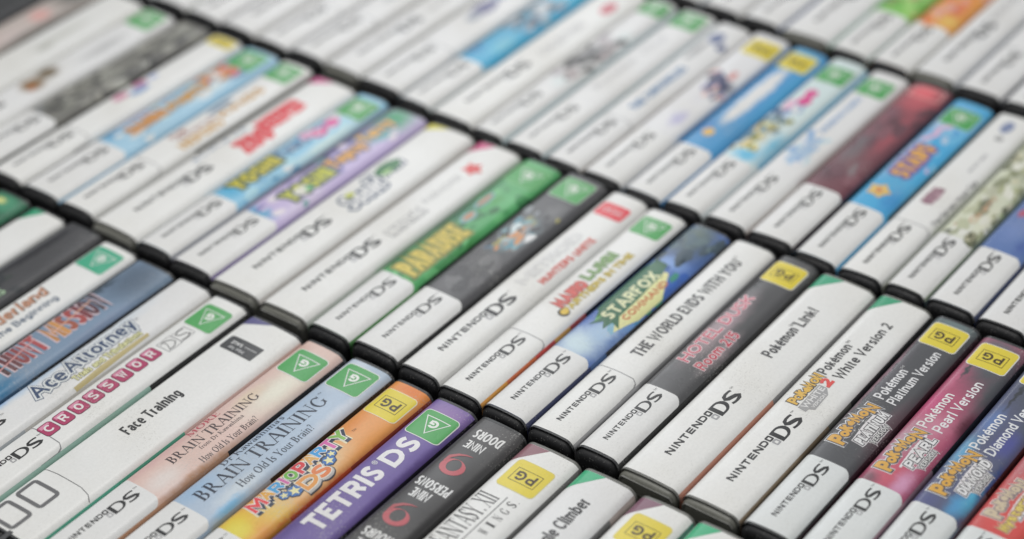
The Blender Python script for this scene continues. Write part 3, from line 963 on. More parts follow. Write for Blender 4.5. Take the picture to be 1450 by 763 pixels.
c = Case('A', -170.6, -150.6, 'white case with a row of pink letter tiles and two hand-drawn boxed letters', du=-1.1, side=[(0, 84, '#8fb0a4'), (84, L, '#121214')])
tiles = 'CROSSWOR'
for i, ch in enumerate(tiles):
    u = 41.9 + i * 7.42
    c.add('letter_tile', rrect(u, 3.6, u + 6.6, 11.0, 1.5), '#5f2c42', 2)
    c.add('letter_tile', rrect(u + .25, 3.85, u + 6.35, 10.75, 1.3), '#a83a62', 3)
    c.add('letter_tile', poly([(u + 1, 4.2), (u + 5.6, 4.2), (u + 5.6, 5.2), (u + 1, 6.2)]), '#d08aa4', 4)
    c.add('tile_letter', T(ch, u + 1.7, u + 4.9, 5.2, 9.3, .04), '#f2e4ea', 5)
for k_i in range(2):
    u = 102.2 + k_i * 7.2
    c.add(TT, rring(u, 5.0 + .4 * k_i, u + 7.3, 12.0 - .4 * k_i, .1, .2), '#606064', 2)
c.add(TT, stroke([(103.8, 10.6), (105, 8), (104.8, 6.2)], .3), DK, 3)
c.add(TT, stroke([(103, 6.4), (105.5, 5.9), (108, 7.4), (108.2, 9.4), (106, 11), (103, 11.2)], .35), DK, 3)
c.add(TT, stroke([(115.6, 6.2), (113, 5.8), (110.8, 6.8), (111.6, 8.2), (114.4, 9.1), (115.2, 10.4), (113, 11.3), (110.2, 10.8)], .38), DK, 3)
c.sticker('G', 118.6, 133, 3.0, 16.4)
c.done()
c = Case('A', -150.6, -122.7, 'wide white case with black condensed title, two big grey squares and dark tag', du=-2.0, side=[(0, 74, '#4da28a'), (74, L, '#c9b4ae')], lab=False)
c.add('platform_label', stroke([(29.6, 1), (30.2, 8), (30.2, 20), (29.2, 24.4), (27.5, 26.6)], .35), '#6c6c6e', 1, raw=True)
for u in (15.2, 2.4):
    c.add('console_logo', rring(u - .2, 2.4, u + 10.0, 16.0, 2.0, 1.6), '#6c6c6e', 2)
c.add('console_logo', rrect(-4, 15, 2, 17, .4), '#4a4a4c', 2)
c.add(TT, T('Face Training', 60.6, 88.8, 7.6, 12.9, .005), '#2a2a2c')
c.add('age_tag', rrect(117, 3.6, 125.2, 19.6, (.2, .2, 1.2, 1.2)), '#47484a', 2)
c.add('age_tag', T('Not for', 14.5, 6.8, 118.2, 119.9, .02, rot=True), '#c9c9ca', 3).add('age_tag', T('SALE', 11.5, 6.2, 121.0, 122.8, .05, rot=True), '#dededf', 3)
c.add('age_tag', T('separately', 18.5, 12.4, 121.4, 122.4, .02, rot=True), '#b9b9ba', 3)
c.add('corner_flash', poly([(132, .5), (138, .5), (138, 12.5)]), '#5c5a88', 1)
c.done()
P1 = '#d4b9b0'
c = Case('A', -122.7, -102.1, 'pale pink case with dark serif title topped by a red word, green G sticker', P1, du=-1.2, side=[(0, 74, '#b08466'), (74, L, '#16100e')],
         spots=[(60, 1, 45, 6, '#cba8a4', .9), (110, 12, 30, 10, '#e0d4c4', .95), (60, 19.5, 40, 3.5, '#b88a68', .9), (100, 6, 12, 5, '#d6c4ae', .9), (130, 2, 10, 8, '#c9a89c', .9), (50, 12, 14, 7, '#e0cdc8', .9)])
c.add(TT, serif('MORE', 71.5, 87.5, 1.4, 3.9), '#b4505c', 2)
c.add(TT, serif('BRAIN TRAINING', 57.4, 103.0, 5.2, 9.3), '#4a3c40', 2)
c.add(ST, serif('from Dr Kawashima', 69.2, 91.4, 10.2, 12.0), '#5a4e50', 2)
c.add(ST, serif('How Old Is Your Brain?', 64.8, 93.6, 14.3, 17.0), '#4a4044', 2)
c.sticker('G', 118.5, 132.8, 2.6, 16.8); c.done()
c = Case('A', -102.1, -80.0, 'pale blue case with large dark serif title and green G sticker', '#a9b9cb', du=.4, side=[(0, 70, '#8fa2b4'), (70, L, '#131416')],
         spots=[(50, 4, 16, 7, '#98b2cc', .9), (60, 16, 20, 5, '#c3ced8', .9), (52, 19, 12, 3, '#7fb4d8', .9), (130, 6, 16, 8, '#c6cedb', .9), (95, 3, 30, 3, '#a3b6cc', .9), (110, 18, 30, 4, '#c2c9d4', .9)])
c.add(ST, serif("Dr Kawashima's", 65.4, 97.5, 1.2, 3.8), '#4a5362', 2)
c.add(TT, serif('BRAIN TRAINING', 47.8, 113.6, 5.0, 11.0), '#333b4b', 2)
c.add(ST, serif('How Old Is Your Brain?', 61.0, 99.5, 13.2, 16.6), '#3f4858', 2)
c.add(AR, T('TM', 114.2, 115.8, 4.6, 5.4), '#4a5362', 2)
c.sticker('G', 120.6, 135.2, 2.4, 17.4); c.done()
# yellow-orange party case
c = Case('A', -80.0, -61.0, 'orange and yellow case with multicoloured bouncing block title and yellow PG sticker', '#e3934e', du=.1, side=[(0, 60, '#c98a28'), (60, 92, '#c0501c'), (92, L, '#8f3a18')],
         spots=[(46, 6, 16, 12, '#e6bd3c', .9), (60, 12, 12, 9, '#e8b64a', .95), (44, 8, 8, 8, '#edca50', .9), (85, 18.6, 70, 2.6, '#c04a1c', .85), (136, 10, 6, 12, '#d87a34', .9), (80, 10, 30, 9, '#efc39a', .9), (110, 4, 14, 5, '#dd8c48', .9)])
glow = '#f3dcb8'; nav = '#333c52'
word = [('M', '#d8484c'), ('A', '#dca24a'), ('R', '#4a9cd0'), ('I', '#c86aa4'), ('O', '#70b04c'), ('P', '#cf4046'), ('A', '#e0a860'), ('R', '#4c9cd4'), ('T', '#d06aa8'), ('Y', '#82b458')]
ww = [7.2, 4.6, 5.2, 2.4, 5.0, 5.2, 4.8, 5.2, 4.8, 6.0]
bo = [.5, 0, .9, .4, .9, -.1, .6, .1, .4, .0]
u = 54.2
for (ch, cl), wd_, b_ in zip(word, ww, bo):
    e_ = 2.2 if ch in 'MPTY' else 0
    a0, a1, t0, t1 = u + .15, u + wd_ - .15, 1.2 + b_ * .5, 6.6 + b_ * .5 + e_ * .4
    c.add(TT, T(ch, a0, a1, t0, t1, .08, grow=.14, dshift=(.2, .8)), glow, 1)
    c.add(TT, T(ch, a0, a1, t0, t1, .08, grow=.055, dshift=(.35, 1.5)), nav, 2)
    c.add(TT, T(ch, a0, a1, t0, t1, .08, grow=.05), '#f4ead8', 3)
    c.add(TT, T(ch, a0, a1, t0, t1, .08, grow=-.0), cl, 4)
    u += wd_
for (a0, a1, ch, cl) in ((73.6, 81.2, 'D', '#dd9448'), (80.8, 87.2, 'S', '#d87c48')):
    c.add(TT, T(ch, a0, a1, 8.4, 14.6, .09, grow=.1, dshift=(.2, 1.0)), '#4c4c50', 3)
    c.add(TT, T(ch, a0, a1, 8.4, 14.6, .09, grow=.06, dshift=(.15, .8)), '#b8b4b0', 4)
    c.add(TT, T(ch, a0, a1, 8.4, 14.6, .09, grow=.05), '#f2e4cc', 5)
    c.add(TT, T(ch, a0, a1, 8.4, 14.6, .09), cl, 6)
for (cu, cv, r) in ((70.8, 10.9, 3.3), (66.8, 9.6, 2.3), (89.6, 10.2, 3.0), (92.8, 8.6, 2.2)):
    c.add('star_mark', ell(cu, cv, r * 1.05, r * .95, 7), nav, 3); c.add('star_mark', ell(cu, cv, r * .9, r * .8, 7), '#3c6cac', 5); c.add('star_mark', star(cu, cv, r * .72), '#f2e2a4', 6)
c.add(AR, T('TM', 106.3, 108.2, 6.4, 7.4), '#7a4a2c', 2)
c.sticker('PG', 118.2, 133, 1.5, 15.6, border='#f6e6b8'); c.done()
c = Case('A', -61.0, -40.6, 'purple case with very large white block title and green G sticker', '#6b5a98', du=.0, side=[(0, L, '#1a1428')],
         spots=[(133, 10, 9, 16, '#8a6ea6', .95), (60, 3, 30, 4, '#5d4c88', .9), (100, 18, 40, 3, '#5a4784', .9)])
c.add(TT, T('TETRIS', 59.6, 95.8, 3.9, 12.6, .075), '#f0eef0', 2).add(TT, T('DS', 99.6, 115.4, 4.4, 13.0, .075), '#f0eef0', 2)
c.add(AR, [ring(ell(97.7, 5.3, 1.0, 1.1)[0], ell(97.7, 5.3, .75, .82)[0]), T('R', 97.3, 98.2, 4.8, 5.9, .03)], '#e0dce8', 2)
c.sticker('G', 117.5, 131.8, 2.4, 17.0)
c.done()
c = Case('A', -40.6, -18.8, 'black-grey case with red ring shapes and white sideways words between them', '#4e4d4e', du=.7, side=[(0, L, '#0d0d0f')],
         spots=[(100, 3, 50, 4, '#424042', .9), (132, 10, 10, 14, '#585657', .9), (80, 19, 60, 3, '#3c3b3c', .9)])


def six(cu):
    cv = 9.0
    o = []; i_ = []; N = 28
    for j in range(N):
        a = 2 * math.pi * j / N
        o.append((cu + 4.2 * math.cos(a), cv + 4.9 * math.sin(a)))
        i_.append((cu + .9 + 3.1 * math.cos(a), cv + 2.7 * math.sin(a)))
    c.add('red_ring', ring(o, i_), '#b4545c', 2)
    c.add('red_ring', stroke([(cu + 1.2, 4.6), (cu + 4.2, 4.9), (cu + 6.4, 7.0), (cu + 7.6, 9.6), (cu + 8.0, 12.0)], 0, [1.2, 1.5, 1.2, .7, .15]), '#a85056', 3)


six(110.8); six(79.8); six(48.8)
for (s_, a_, b_, u0, u1) in (('NINE', 12.8, 5.0, 121.6, 125.8), ('DOORS', 16.2, 4.4, 127.6, 132.4), ('NINE', 12.6, 5.0, 91.0, 95.6), ('PERSONS', 16.8, 2.8, 97.0, 101.6), ('NINE', 12.6, 5.0, 60.8, 65.2), ('HOURS', 15.4, 3.8, 66.8, 71.4)):
    c.add(TT, T(s_, a_, b_, u0, u1, .005, rot=True), '#e6e6e6', 2)
c.done()
c = Case('A', -18.8, 5.7, 'white case with tall black serif title over a thin rule and yellow PG sticker', du=.3, shell='clear', side=[(0, L, '#6d6d6c')])
c.corner('#8a5f68')
c.add(TT, serif('FINAL', 54, 76.5, 2.2, 10.4), '#3a3a3c', 2)
c.add(TT, serif('FANTASY. XII', 79.2, 108.6, 2.2, 10.4), '#3a3a3c', 2)
c.add(AR, stroke([(50, 12.3), (110.4, 12.3)], .35), '#4a4a4c', 2)
for i, ch in enumerate('REVENANT'):
    c.add(ST, serif(ch if ch != 'V' else 'Y', 44 + i * 4.6, 46 + i * 4.6, 13.8, 17.4), DK, 2)
for i, ch in enumerate('WINGS'):
    c.add(ST, serif(ch, 91.2 + i * 4.0, 93.2 + i * 4.0, 13.8, 17.4), DK, 2)
c.add(ST, serif('.', 110, 110.5, 16, 17.4), DK, 2)
c.sticker('PG', 114.4, 129.2, 4.0, 19.2, border='#cfc478'); c.done()
c = Case('A', 5.7, 29.0, 'white case with bold black climber title and bright green corner, lower row', '#ececea', du=-.3, side=[(0, 122, '#6c6c6c'), (122, L, '#a59a96')], shell='clear')
c.corner('#37a878'); c.add(TT, T('Jungle Climber', 92.4, 125.0, 7.7, 13.0, .005), '#303032'); c.done()
c = Case('A', 29.0, 52.5, 'white case with brown corner flash and yellow PG sticker at the bottom of the photo', du=.2, side=[(0, 120, '#6c6c6c'), (120, L, '#3a7a68')], shell='clear')
c.corner('#80586a'); c.sticker('PG', 115.2, 130, 4.4, 19.2, border='#cfc478'); c.add(TT, T('Adventure', 60, 100, 8, 13, .03), DK); c.done()
c = Case('A', 52.5, 76.0, 'white case with green corner flash just entering at the bottom edge of the photo', du=.2, shell='clear')
c.corner('#37a878'); c.done()
c = Case('A', 76.0, 97.0, 'plain white case below the silver-labelled cases, mostly outside the photo bottom', du=.2, shell='black')
c.done()

# ================================================================== ROW B (middle row)
LG = '#9a9a9a'
c = Case('B', -447, -425, 'black case at the extreme top left corner of the photo', '#333334', du=2).done()
c = Case('B', -425, -403, 'dark charcoal case near the top left corner with a faint pink patch', '#38383a', du=2, spots=[(85, 6, 10, 6, '#b07c98', .9)]).done()
c = Case('B', -403, -381, 'pinkish grey case with a soft pink spot near the top left corner', '#b7aca6', du=2, side=[(0, L, '#33322f')],
         spots=[(104, 11, 9, 7, '#d29a94', .9), (128, 10, 20, 14, '#66645f', .9), (75, 14, 30, 8, '#c2b4b0', .9), (95, 19, 60, 4, '#76706a', .9)], lab=False).done()
c = Case('B', -381, -356, 'off-white case with faint grey title, right of the pinkish one at top left', '#dcdcd6', du=2, side=[(0, L, '#c9c9c4')], spots=[(96, 12, 30, 4, '#bcbcb6', .9), (84, 14, 8, 3, '#a8a8a0', .9)])
c.done()
c = Case('B', -356, -334, 'off-white case with brown round badge and green G sticker at top left', '#e4e4e0', du=2, side=[(0, L, '#dadad6')],
         spots=[(58, 9, 9, 7.5, '#80602f', .7), (69, 7, 8.5, 6.5, '#6a5630', .7), (56, 11, 4, 3, '#a8643c', .9), (100, 12, 22, 4.5, '#b0b0b0', .9)])
c.sticker('G', 122, 137, 2, 17); c.done()
c = Case('B', -334, -312, 'dark grey illustrated case, the darkest spine of the top left group', '#76756f', du=2.2, side=[(0, L, '#2b2a28')], warp=3,
         spots=[(130, 6, 14, 6, '#a2a29a', .9), (120, 11, 10, 3.5, '#474644', .9), (55, 12, 9, 8, '#3f3f40', .95), (46, 6, 6, 5, '#7c8088', .9), (80, 8, 20, 8, '#88877f', .95), (90, 18, 60, 5, '#4d4b49', .9), (104, 14, 5, 3, '#3c3b3a', .9)])
busy(c, 48, 136, 2, 19, ['#8a8a82', '#5a5956', '#a2a29a', '#454442', '#74746c', '#3a3938', '#96958c'], 60, 1.6, 4.2, 8)
c.done()
c = Case('B', -312, -291.3, 'white case with small pink and blue logo and yellow PG sticker, upper left', du=2.2)
c.add(AR, ell(73, 5.5, 4.5, 2.4), '#c884a0').add(AR, ell(86, 4.5, 4, 2.6), '#b87898').add(AR, ell(82, 8.5, 6, 2.4), '#88a2c8').add(AR, ell(94, 5, 3, 1.6), '#a8b4d8')
c.sticker('PG', 130, 143.5 - 6, 3, 17); c.done()
c = Case('B', -291.3, -268.4, 'light blue case with orange lettering and orange picture in the upper left', '#9cc2d8', du=2.2,
         side=[(0, L, '#7fa9c4')], warp=2.5,
         spots=[(48, 4, 8, 7, '#5d9ac0', .9), (70, 2, 26, 4, '#b6b8d8', .9), (100, 14, 22, 4, '#cfe0ea', .9), (108, 6, 16, 7, '#c9924c', .9), (118, 9, 8, 5, '#d86c50', .9), (112, 10, 5, 3, '#e8d8d8', .9), (126, 5, 8, 8, '#8fc0d8', .9), (118, 16, 10, 3, '#4f7896', .9)])
busy(c, 104, 121, 1.5, 14, ['#c98a3c', '#d8784c', '#e8e0dc', '#d06068', '#b87838', '#e0a858', '#5a7aa0'], 26, 1.2, 2.8, 9)
busy(c, 46, 104, 1, 20, ['#b8d4e6', '#84b2cc', '#d4e2ec'], 12, 1.6, 3.4, 10)
c.add(TT, T('SAMBA', 54, 77, 6, 12.4, .12, grow=.1), '#a88466', 2).add(TT, T('SAMBA', 54, 77, 6, 12.4, .12), '#d08c34', 3).add(TT, T('PARTY', 79, 103, 6.6, 12.4, .12, grow=.08), '#9c8a78', 2).add(TT, T('PARTY', 79, 103, 6.6, 12.4, .12), '#cf983c', 3)
c.sticker('G', 121, 136, 3, 18, border=None); c.done()
c = Case('B', -268.4, -247.5, 'white case with tan script logo, red line and green G sticker in the upper left', du=1.4, side=[(0, 60, '#b9b9b7'), (60, L, '#55544f')])
c.add(TT, T('THE', 60, 70, 4, 7.4, .08), '#a06458').add(TT, T('KINGS', 86, 114, 8.2, 13.2, .12), '#c09450').add(TT, T('HEROES', 58, 84, 11.5, 16.6, .12), '#c49a54').add(ST, T('RAGING', 62, 84, 8.2, 10.4, .08), '#a06458').add(AR, ell(92, 5.4, 8, 1.8), '#6b88a0')
c.sticker('G', 122, 136, 2.5, 16.5); c.done()
c = Case('B', -247.5, -221.5, 'wide white case with bright red stacked letters in the upper left', du=.8, big=True, shell='clear')
c.add(TT, T('ZOO', 74, 92, 9, 19, .2, grow=.05), '#cf3a40').add(TT, T('KEEPER', 92, 117, 5.5, 14.5, .2, grow=.05), '#d23c44').add(AR, poly([(131, 1), (138, 1), (138, 12)]), '#c8508c').add(ST, T('SIMPLE DS', 55, 88, 3.5, 5.4, .05), '#5a7a9c')
c.done()
c = Case('B', -221.5, -201.7, 'sky blue case with yellow-green lettering and a pink logo, green G sticker', '#88bcd6', du=.2, side=[(0, L, '#8c8f98')], warp=2.5,
         spots=[(48, 6, 8, 12, '#4fa6cc', .9), (60, 3, 12, 4, '#5a98bc', .9), (100, 16, 40, 4, '#c2dcec', .9), (118, 5, 16, 6, '#d4d6e0', .9), (90, 6, 14, 5, '#a9c4da', .9)])
busy(c, 44, 116, 1, 18, ['#a4cce0', '#6aa8cc', '#d2e4ee', '#5290b4', '#c0d0e0'], 26, 1.4, 3.2, 11)
c.add(TT, T('YOSHI', 50, 77, 2.6, 10.6, .1, grow=.13), '#4e6248', 2).add(TT, T('YOSHI', 50, 77, 2.6, 10.6, .1), '#c6bc3c', 3)
c.add(TT, T('Touch', 78, 98, 2.6, 9.6, .1), '#5a7698', 2).add(AR, ell(103, 8, 4.5, 3.6), '#d04488', 3).add(AR, ell(112, 7.5, 4, 3.2), '#d2589a', 3).add(AR, ell(98, 5, 3.5, 3), '#d8a8c4', 3).add(AR, ell(103, 7.6, 2.2, 1.4), '#e8c0d4', 4)
c.sticker('G', 119.5, 134.5, 2, 16.5, border='#e8f0f2'); c.done()
c = Case('B', -201.7, -178.9, 'lilac and green case with orange and yellow-green lettering', '#bcaed2', du=-.9, side=[(0, L, '#7a6c9a')], warp=2.5,
         spots=[(130, 8, 20, 14, '#3f9a6c', .9), (108, 3, 22, 5, '#7b78a2', .9), (44, 8, 6, 12, '#4a9cc0', .9), (90, 2.5, 30, 3, '#4a5578', .9), (60, 18, 22, 5, '#c9bedc', .9), (117, 13, 12, 4, '#6aa6a8', .9)])
busy(c, 46, 134, 1, 21, ['#a89cc8', '#cabfe0', '#8a82b4', '#6a9a9c', '#d8d0e6'], 24, 1.2, 3.0, 12)
c.add(TT, T('YOSHI', 57, 84, 6.6, 15.4, .1, grow=.13), '#4a5668', 2).add(TT, T('YOSHI', 57, 84, 6.6, 15.4, .1), '#b9bc3c', 3).add(AR, ell(66, 12, 4, 3), '#d8e4cc', 4).add(AR, ell(69, 13.4, 2.2, 1.6), '#68b070', 5)
c.add(TT, T('Topsy', 86, 108, 5.5, 13, .12, grow=.1), '#5e6088', 2).add(TT, T('Topsy', 86, 108, 5.5, 13, .12), '#dca040', 3).add(TT, T('Turvy', 109, 129, 3.6, 11, .12, grow=.1), '#5a7a90', 2).add(TT, T('Turvy', 109, 129, 3.6, 11, .12), '#e0a646', 3)
c.done()
c = Case('B', -178.9, -152.5, 'wide white case with navy outlined logo holding a green leaf shape', du=-1.4, big=True, side=[(0, L, '#bcb9b6')], shell='clear')
for g, cl, ly in ((.16, '#4e5c76', 2), (.02, '#e6e8ea', 3)):
    c.add(TT, T('Sonic', 67, 90, 7, 17.4, .02, grow=g * .6, shear=.2), cl, ly); c.add(TT, T('Chron', 84, 107, 5, 12.5, .02, grow=g * .6, shear=.2), cl, ly)
c.add(AR, ell(100, 8.4, 7.5, 3.8), '#3f7a4c', 4).add(AR, ell(97, 10.5, 3, 1.4), '#a0c488', 5).add(AR, ell(75, 8.6, 2.4, 1.8), '#b9c04a', 4).add(AR, poly([(132, 1), (138, 1), (138, 12)]), '#d4cc4a')
c.done()
c = Case('B', -152.5, -128.1, 'white case with grey outlined word and small red star mark near its top', du=-1.6, big=True, side=[(0, L, '#b5b9b4')], shell='clear')
for g, cl, ly in ((.12, '#7c7c7e', 2), (.05, '#f0f0ee', 3)):
    c.add(TT, T('RHYTHM', 62.5, 84, 11.2, 15.6, .01, grow=g), cl, ly)
c.add(ST, T('PARADISE', 88, 112, 9, 12.6, .0), '#b4b4b4', 2).add(AR, star(119, 12, 5.0, .6), '#d04848', 3).add(AR, ell(119, 12, 3.2, 2.8), '#d04c4c', 4).add(AR, poly([(128, 1), (138, 1), (138, 10)]), '#c85080', 2)
c.done()
c = Case('B', -128.1, -107.0, 'green case with yellow lettering on a green field and orange-blue marks, G sticker', '#4fa062', du=-.9, side=[(0, 42, '#4f8a4c'), (42, L, '#1f2a24')], warp=3,
         spots=[(50, 5, 10, 6, '#2c7040', .9), (90, 3, 50, 5, '#3a7658', .9), (75, 17, 14, 4, '#3f8a48', .9), (110, 15, 14, 5, '#5fae70', .9), (128, 9, 12, 12, '#58ae6c', .9), (62, 16, 8, 4, '#2f7c3c', .9)])
busy(c, 44, 118, 1.5, 19, ['#3f8f52', '#2f6f40', '#62b070', '#4a9a4e', '#357a4a'], 46, 1.2, 3.2, 3)
c.add(TT, T('PARADISE', 46, 82, 4.2, 14.8, .12, grow=.1), '#8a883a', 2).add(TT, T('PARADISE', 46, 82, 4.2, 14.8, .1), '#cbb850', 3)
c.add(AR, ell(90, 7.4, 5, 2.6), '#7fa8a8', 2).add(AR, ell(90.5, 7.2, 3.4, 1.3), '#b87c58', 3).add(AR, ell(103, 5.6, 7, 2.4), '#6f9a96', 2).add(AR, ell(103.5, 5.4, 5, 1.2), '#a87a5c', 3)
c.sticker('G', 120, 134.5, 2.4, 17, border='#9fcf9f'); c.done()
c = Case('B', -107.0, -84.2, 'charcoal case with a soft multicoloured emblem and green G sticker', '#57575a', du=.3, side=[(0, L, '#1a1a1c')], warp=4,
         spots=[(52, 8, 14, 6, '#68676a', .9), (90, 10, 18, 9, '#7a98a0', .85), (86, 8, 6, 4, '#c0cdd0', .9), (95, 11, 5, 3.5, '#c88a58', .9), (82, 13, 4, 3, '#c48a60', .9), (92, 14, 4, 3, '#4d8aa0', .9), (101, 9, 4, 3, '#9a9456', .9), (78, 6, 4, 3, '#4a80a0', .9), (112, 14, 10, 6, '#707072', .9), (95, 5, 9, 2, '#3f4144', .9)])
busy(c, 78, 108, 3, 18, ['#7aa0a8', '#c8d4d6', '#c88a54', '#4a4c50', '#5a8c9c', '#9a9456', '#8a9094', '#38393c', '#d8dcdc'], 34, .9, 2.4, 5)
busy(c, 46, 76, 2, 19, ['#626164', '#4c4c4f', '#6e6e70'], 12, 2, 5, 6)
c.sticker('G', 121, 136, 3, 17.6, border='#c5c9c5'); c.done()
c = Case('B', -84.2, -64.4, 'white case with grey outlined word, thick red lettering bar and red rating sticker', du=.1, big=True, side=[(0, L, '#c9c9c8')])
for g, cl, ly in ((.07, '#b0b0b0', 2), (.03, '#ececea', 3)):
    c.add(TT, T('METROID', 65, 105, 5.4, 9.6, .02, grow=g), cl, ly)
c.add(ST, T('HUNTERS UNITE', 70, 105.5, 12.2, 15.6, .11), '#c85c50', 4)
c.sticker('MA', 120.8, 130.4, 2.6, 15.8, border=None); c.done()
c = Case('B', -64.4, -44.1, 'white case with red, green and yellow two-line lettering and green G sticker', du=-.7, side=[(0, 16, '#d89a40'), (16, 34, '#cc6a38'), (34, 46, '#c84a40'), (46, 56, '#d8a050'), (56, 66, '#b84838'), (66, L, '#141a20')])
c.add(TT, T('MARIO', 62.5, 81, 5.4, 11.0, .12), '#d05c54', 3).add(TT, T('LUIGI', 83, 103.5, 4.4, 9.6, .12), '#7c9f60', 3)
c.add(TT, T('MARIO', 62.5, 81, 5.4, 11.0, .12, grow=.05), '#8c4c44', 2).add(TT, T('LUIGI', 83, 103.5, 4.4, 9.6, .12, grow=.05), '#58704c', 2)
c.add(ST, T('PARTNERS IN TIME', 61.5, 107, 11.4, 14.4, .1, grow=.05), '#8c7c3c', 2).add(ST, T('PARTNERS IN TIME', 61.5, 107, 11.4, 14.4, .1), '#c8b454', 3)
c.add(AR, ell(61, 13, 2.6, 2.4), '#3a3226', 3).add(AR, ell(61.4, 13, 1.9, 1.6), '#dcb838', 4)
c.sticker('G', 119.8, 132.6, 2.4, 16.2, border=None); c.done()
c = Case('B', -44.1, -23.9, 'blue planet case with green and white arched title and orange subtitle band', '#4f6fb0', du=-.4, side=[(0, 40, '#2c3560'), (40, 50, '#3f6090'), (50, L, '#11141c')], warp=2,
         spots=[(48, 8, 16, 14, '#bccfe4', .9), (60, 12, 12, 9, '#a4bedc', .9), (126, 8, 24, 18, '#4c5e6c', .95), (110, 9, 7, 11, '#7898cc', .9), (96, 18, 18, 6, '#3c5ea6', .9), (132, 6, 16, 10, '#60726f', .95), (84, 19, 12, 3, '#345ca8', .9), (70, 17, 10, 3, '#6a96cc', .9)])
busy(c, 62, 108, 1.5, 18, ['#3c64b0', '#4f8cb8', '#7fb0c8', '#345a9c', '#3c8c78'], 18, 1.2, 3, 25)
busy(c, 112, 136, 2, 18, ['#566c78', '#485a68', '#62767c'], 12, 2, 4, 26)
c.add(AR, poly([(59.5, 4.6), (66, 6.0), (70, 1.2), (102, 1.0), (109.5, 2.6), (105, 5.2), (108.5, 8.2), (103, 9.4), (86, 11), (70, 11.5), (64, 15.4), (65.5, 11.4), (60.2, 10.6), (64.2, 8.2)]), '#2f6a4a', 2)
c.add(AR, poly([(61.5, 5.6), (67, 7.0), (71, 2.0), (101, 1.8), (107, 3.2), (103.6, 5.4), (106.5, 7.8), (102, 8.8), (86, 10.4), (69.5, 10.8), (65.5, 13.6), (66.8, 10.6), (62.4, 10.0), (65.4, 8.0)]), '#6cab6c', 2)
c.add(AR, poly([(61, 15), (67, 11.6), (86, 10.8), (104, 9.6), (104, 11.6), (90, 17.8), (74, 17.8)]), '#ded79e', 2)
c.add(TT, T('STARFOX', 66.5, 101, 4.6, 10.2, .09, grow=.05), '#2f6e4c', 3).add(TT, T('STARFOX', 66.5, 101, 4.6, 10.2, .08), '#d6e2b0', 4)
c.add(ST, T('COMMAND', 70, 99, 12.0, 15.2, .1), '#c07850', 3); c.done()
c = Case('B', -23.9, -3.3, 'white case with a long single-line black capital title', du=0, side=[(0, L, '#9c9c9e')])
c.add(TT, T('THE WORLD ENDS WITH YOU', 54.0, 125.6, 6.8, 12.1, .03), '#4c4c4e', 2).add(AR, T('TM', 126.4, 128, 6.8, 8.0), DK, 2); c.done()
c = Case('B', -3.3, 15.7, 'charcoal case with glowing pink hotel lettering and yellow PG sticker', '#59595b', du=.2, side=[(0, L, '#101012')],
         spots=[(85, 6, 34, 7, '#9c8a90', .9), (72, 14, 20, 4, '#8f8488', .9), (55, 2, 20, 2.5, '#6d6d6f', .9), (130, 14, 10, 5, '#6a6a6c', .9), (118, 3, 8, 2, '#2c2c2e', .9)])
c.add(TT, T('HOTEL DUSK', 60.4, 108.6, 2.6, 7.6, .05, grow=.05), '#e4c8cc', 2).add(TT, T('HOTEL DUSK', 60.4, 108.6, 2.6, 7.6, .02), '#c05a6c', 3)
c.add(TT, T('Room 215', 60.0, 85.6, 10.2, 14.8, .05, grow=.05), '#e4c8cc', 2).add(TT, T('Room 215', 60.0, 85.6, 10.2, 14.8, .03), '#b84858', 3)
c.sticker('PG', 120.6, 134.6, 1.6, 15.6); c.done()
c = Case('B', 15.7, 41.2, 'wide white case with short black title ending in an exclamation mark, green corner', du=.3, big=True, side=[(0, 62, '#b8806c'), (62, L, '#7f7f80')], shell='clear')
c.corner('#41a07c'); c.add(TT, T('Pokémon', 81.2, 101.6, 7.2, 12.2, .02), '#4a4a4c').add(TT, T('Link!', 104.0, 116.2, 7.4, 12.4, .02), '#4a4a4c').add(AR, T('TM', 101.8, 103.8, 7.2, 8.6), DK); c.done()


def pk(c, word2, a, b, white2=False, col='#cf9f45', rim='#605c62', outer='#ece8ee', second=('#f0f0f2', '#47474d')):
    """stepped badge: chunky yellow word over a smaller plate word"""
    segs = [('P', 51.6, 56.0, 2.4, 8.9), ('o', 56.2, 59.6, 3.2, 7.9), ('K', 59.6, 63.0, 2.8, 7.6), ('é', 63.0, 66.0, 3.2, 6.4), ('M', 66.0, 70.0, 2.9, 7.4), ('o', 70.2, 73.6, 3.4, 8.0), ('N', 73.8, 78.4, 4.6, 9.6)]
    sc = (b - a) / (78.4 - 51.6)

    def U(x): return a + (x - 51.6) * sc
    for grow, mm, cl, ly in ((1, .78, outer, 1), (1, .4, rim, 3), (0, 0, col, 4)):
        for ch, x0, x1, t, bb in segs:
            H = bb - t
            c.add('badge_word', T(ch, U(x0), U(x1), t, bb, wt=.25, grow=mm / H / 1.25), cl, ly)
            if grow and mm < 1:
                c.add('badge_word', T(ch, U(x0), U(x1), t, bb, wt=.25, grow=.3 / H / 1.25, dshift=(.15, .4)), rim, 2)
    for mm, cl, ly in ((.66, '#f0ecf0', 1), (.32, second[1], 3), (0, second[0], 4)):
        c.add('plate_word', T(word2, U(56.0), U(76.4), 10.5, 14.4, wt=.25, grow=mm / 3.9 / 1.25, shear=.12), cl, ly)
        c.add('plate_word', T('VERSION', U(59.6), U(71.2), 15.3, 17.1, wt=.22, grow=mm * .8 / 1.8 / 1.25), cl if ly != 4 else '#d8d8da', ly)
    c.add('plate_word', poly([(U(56), 9.9), (U(66), 9.2), (U(77), 9.4), (U(77), 10.4), (U(56), 10.8)]), '#f0ecf0', 1)


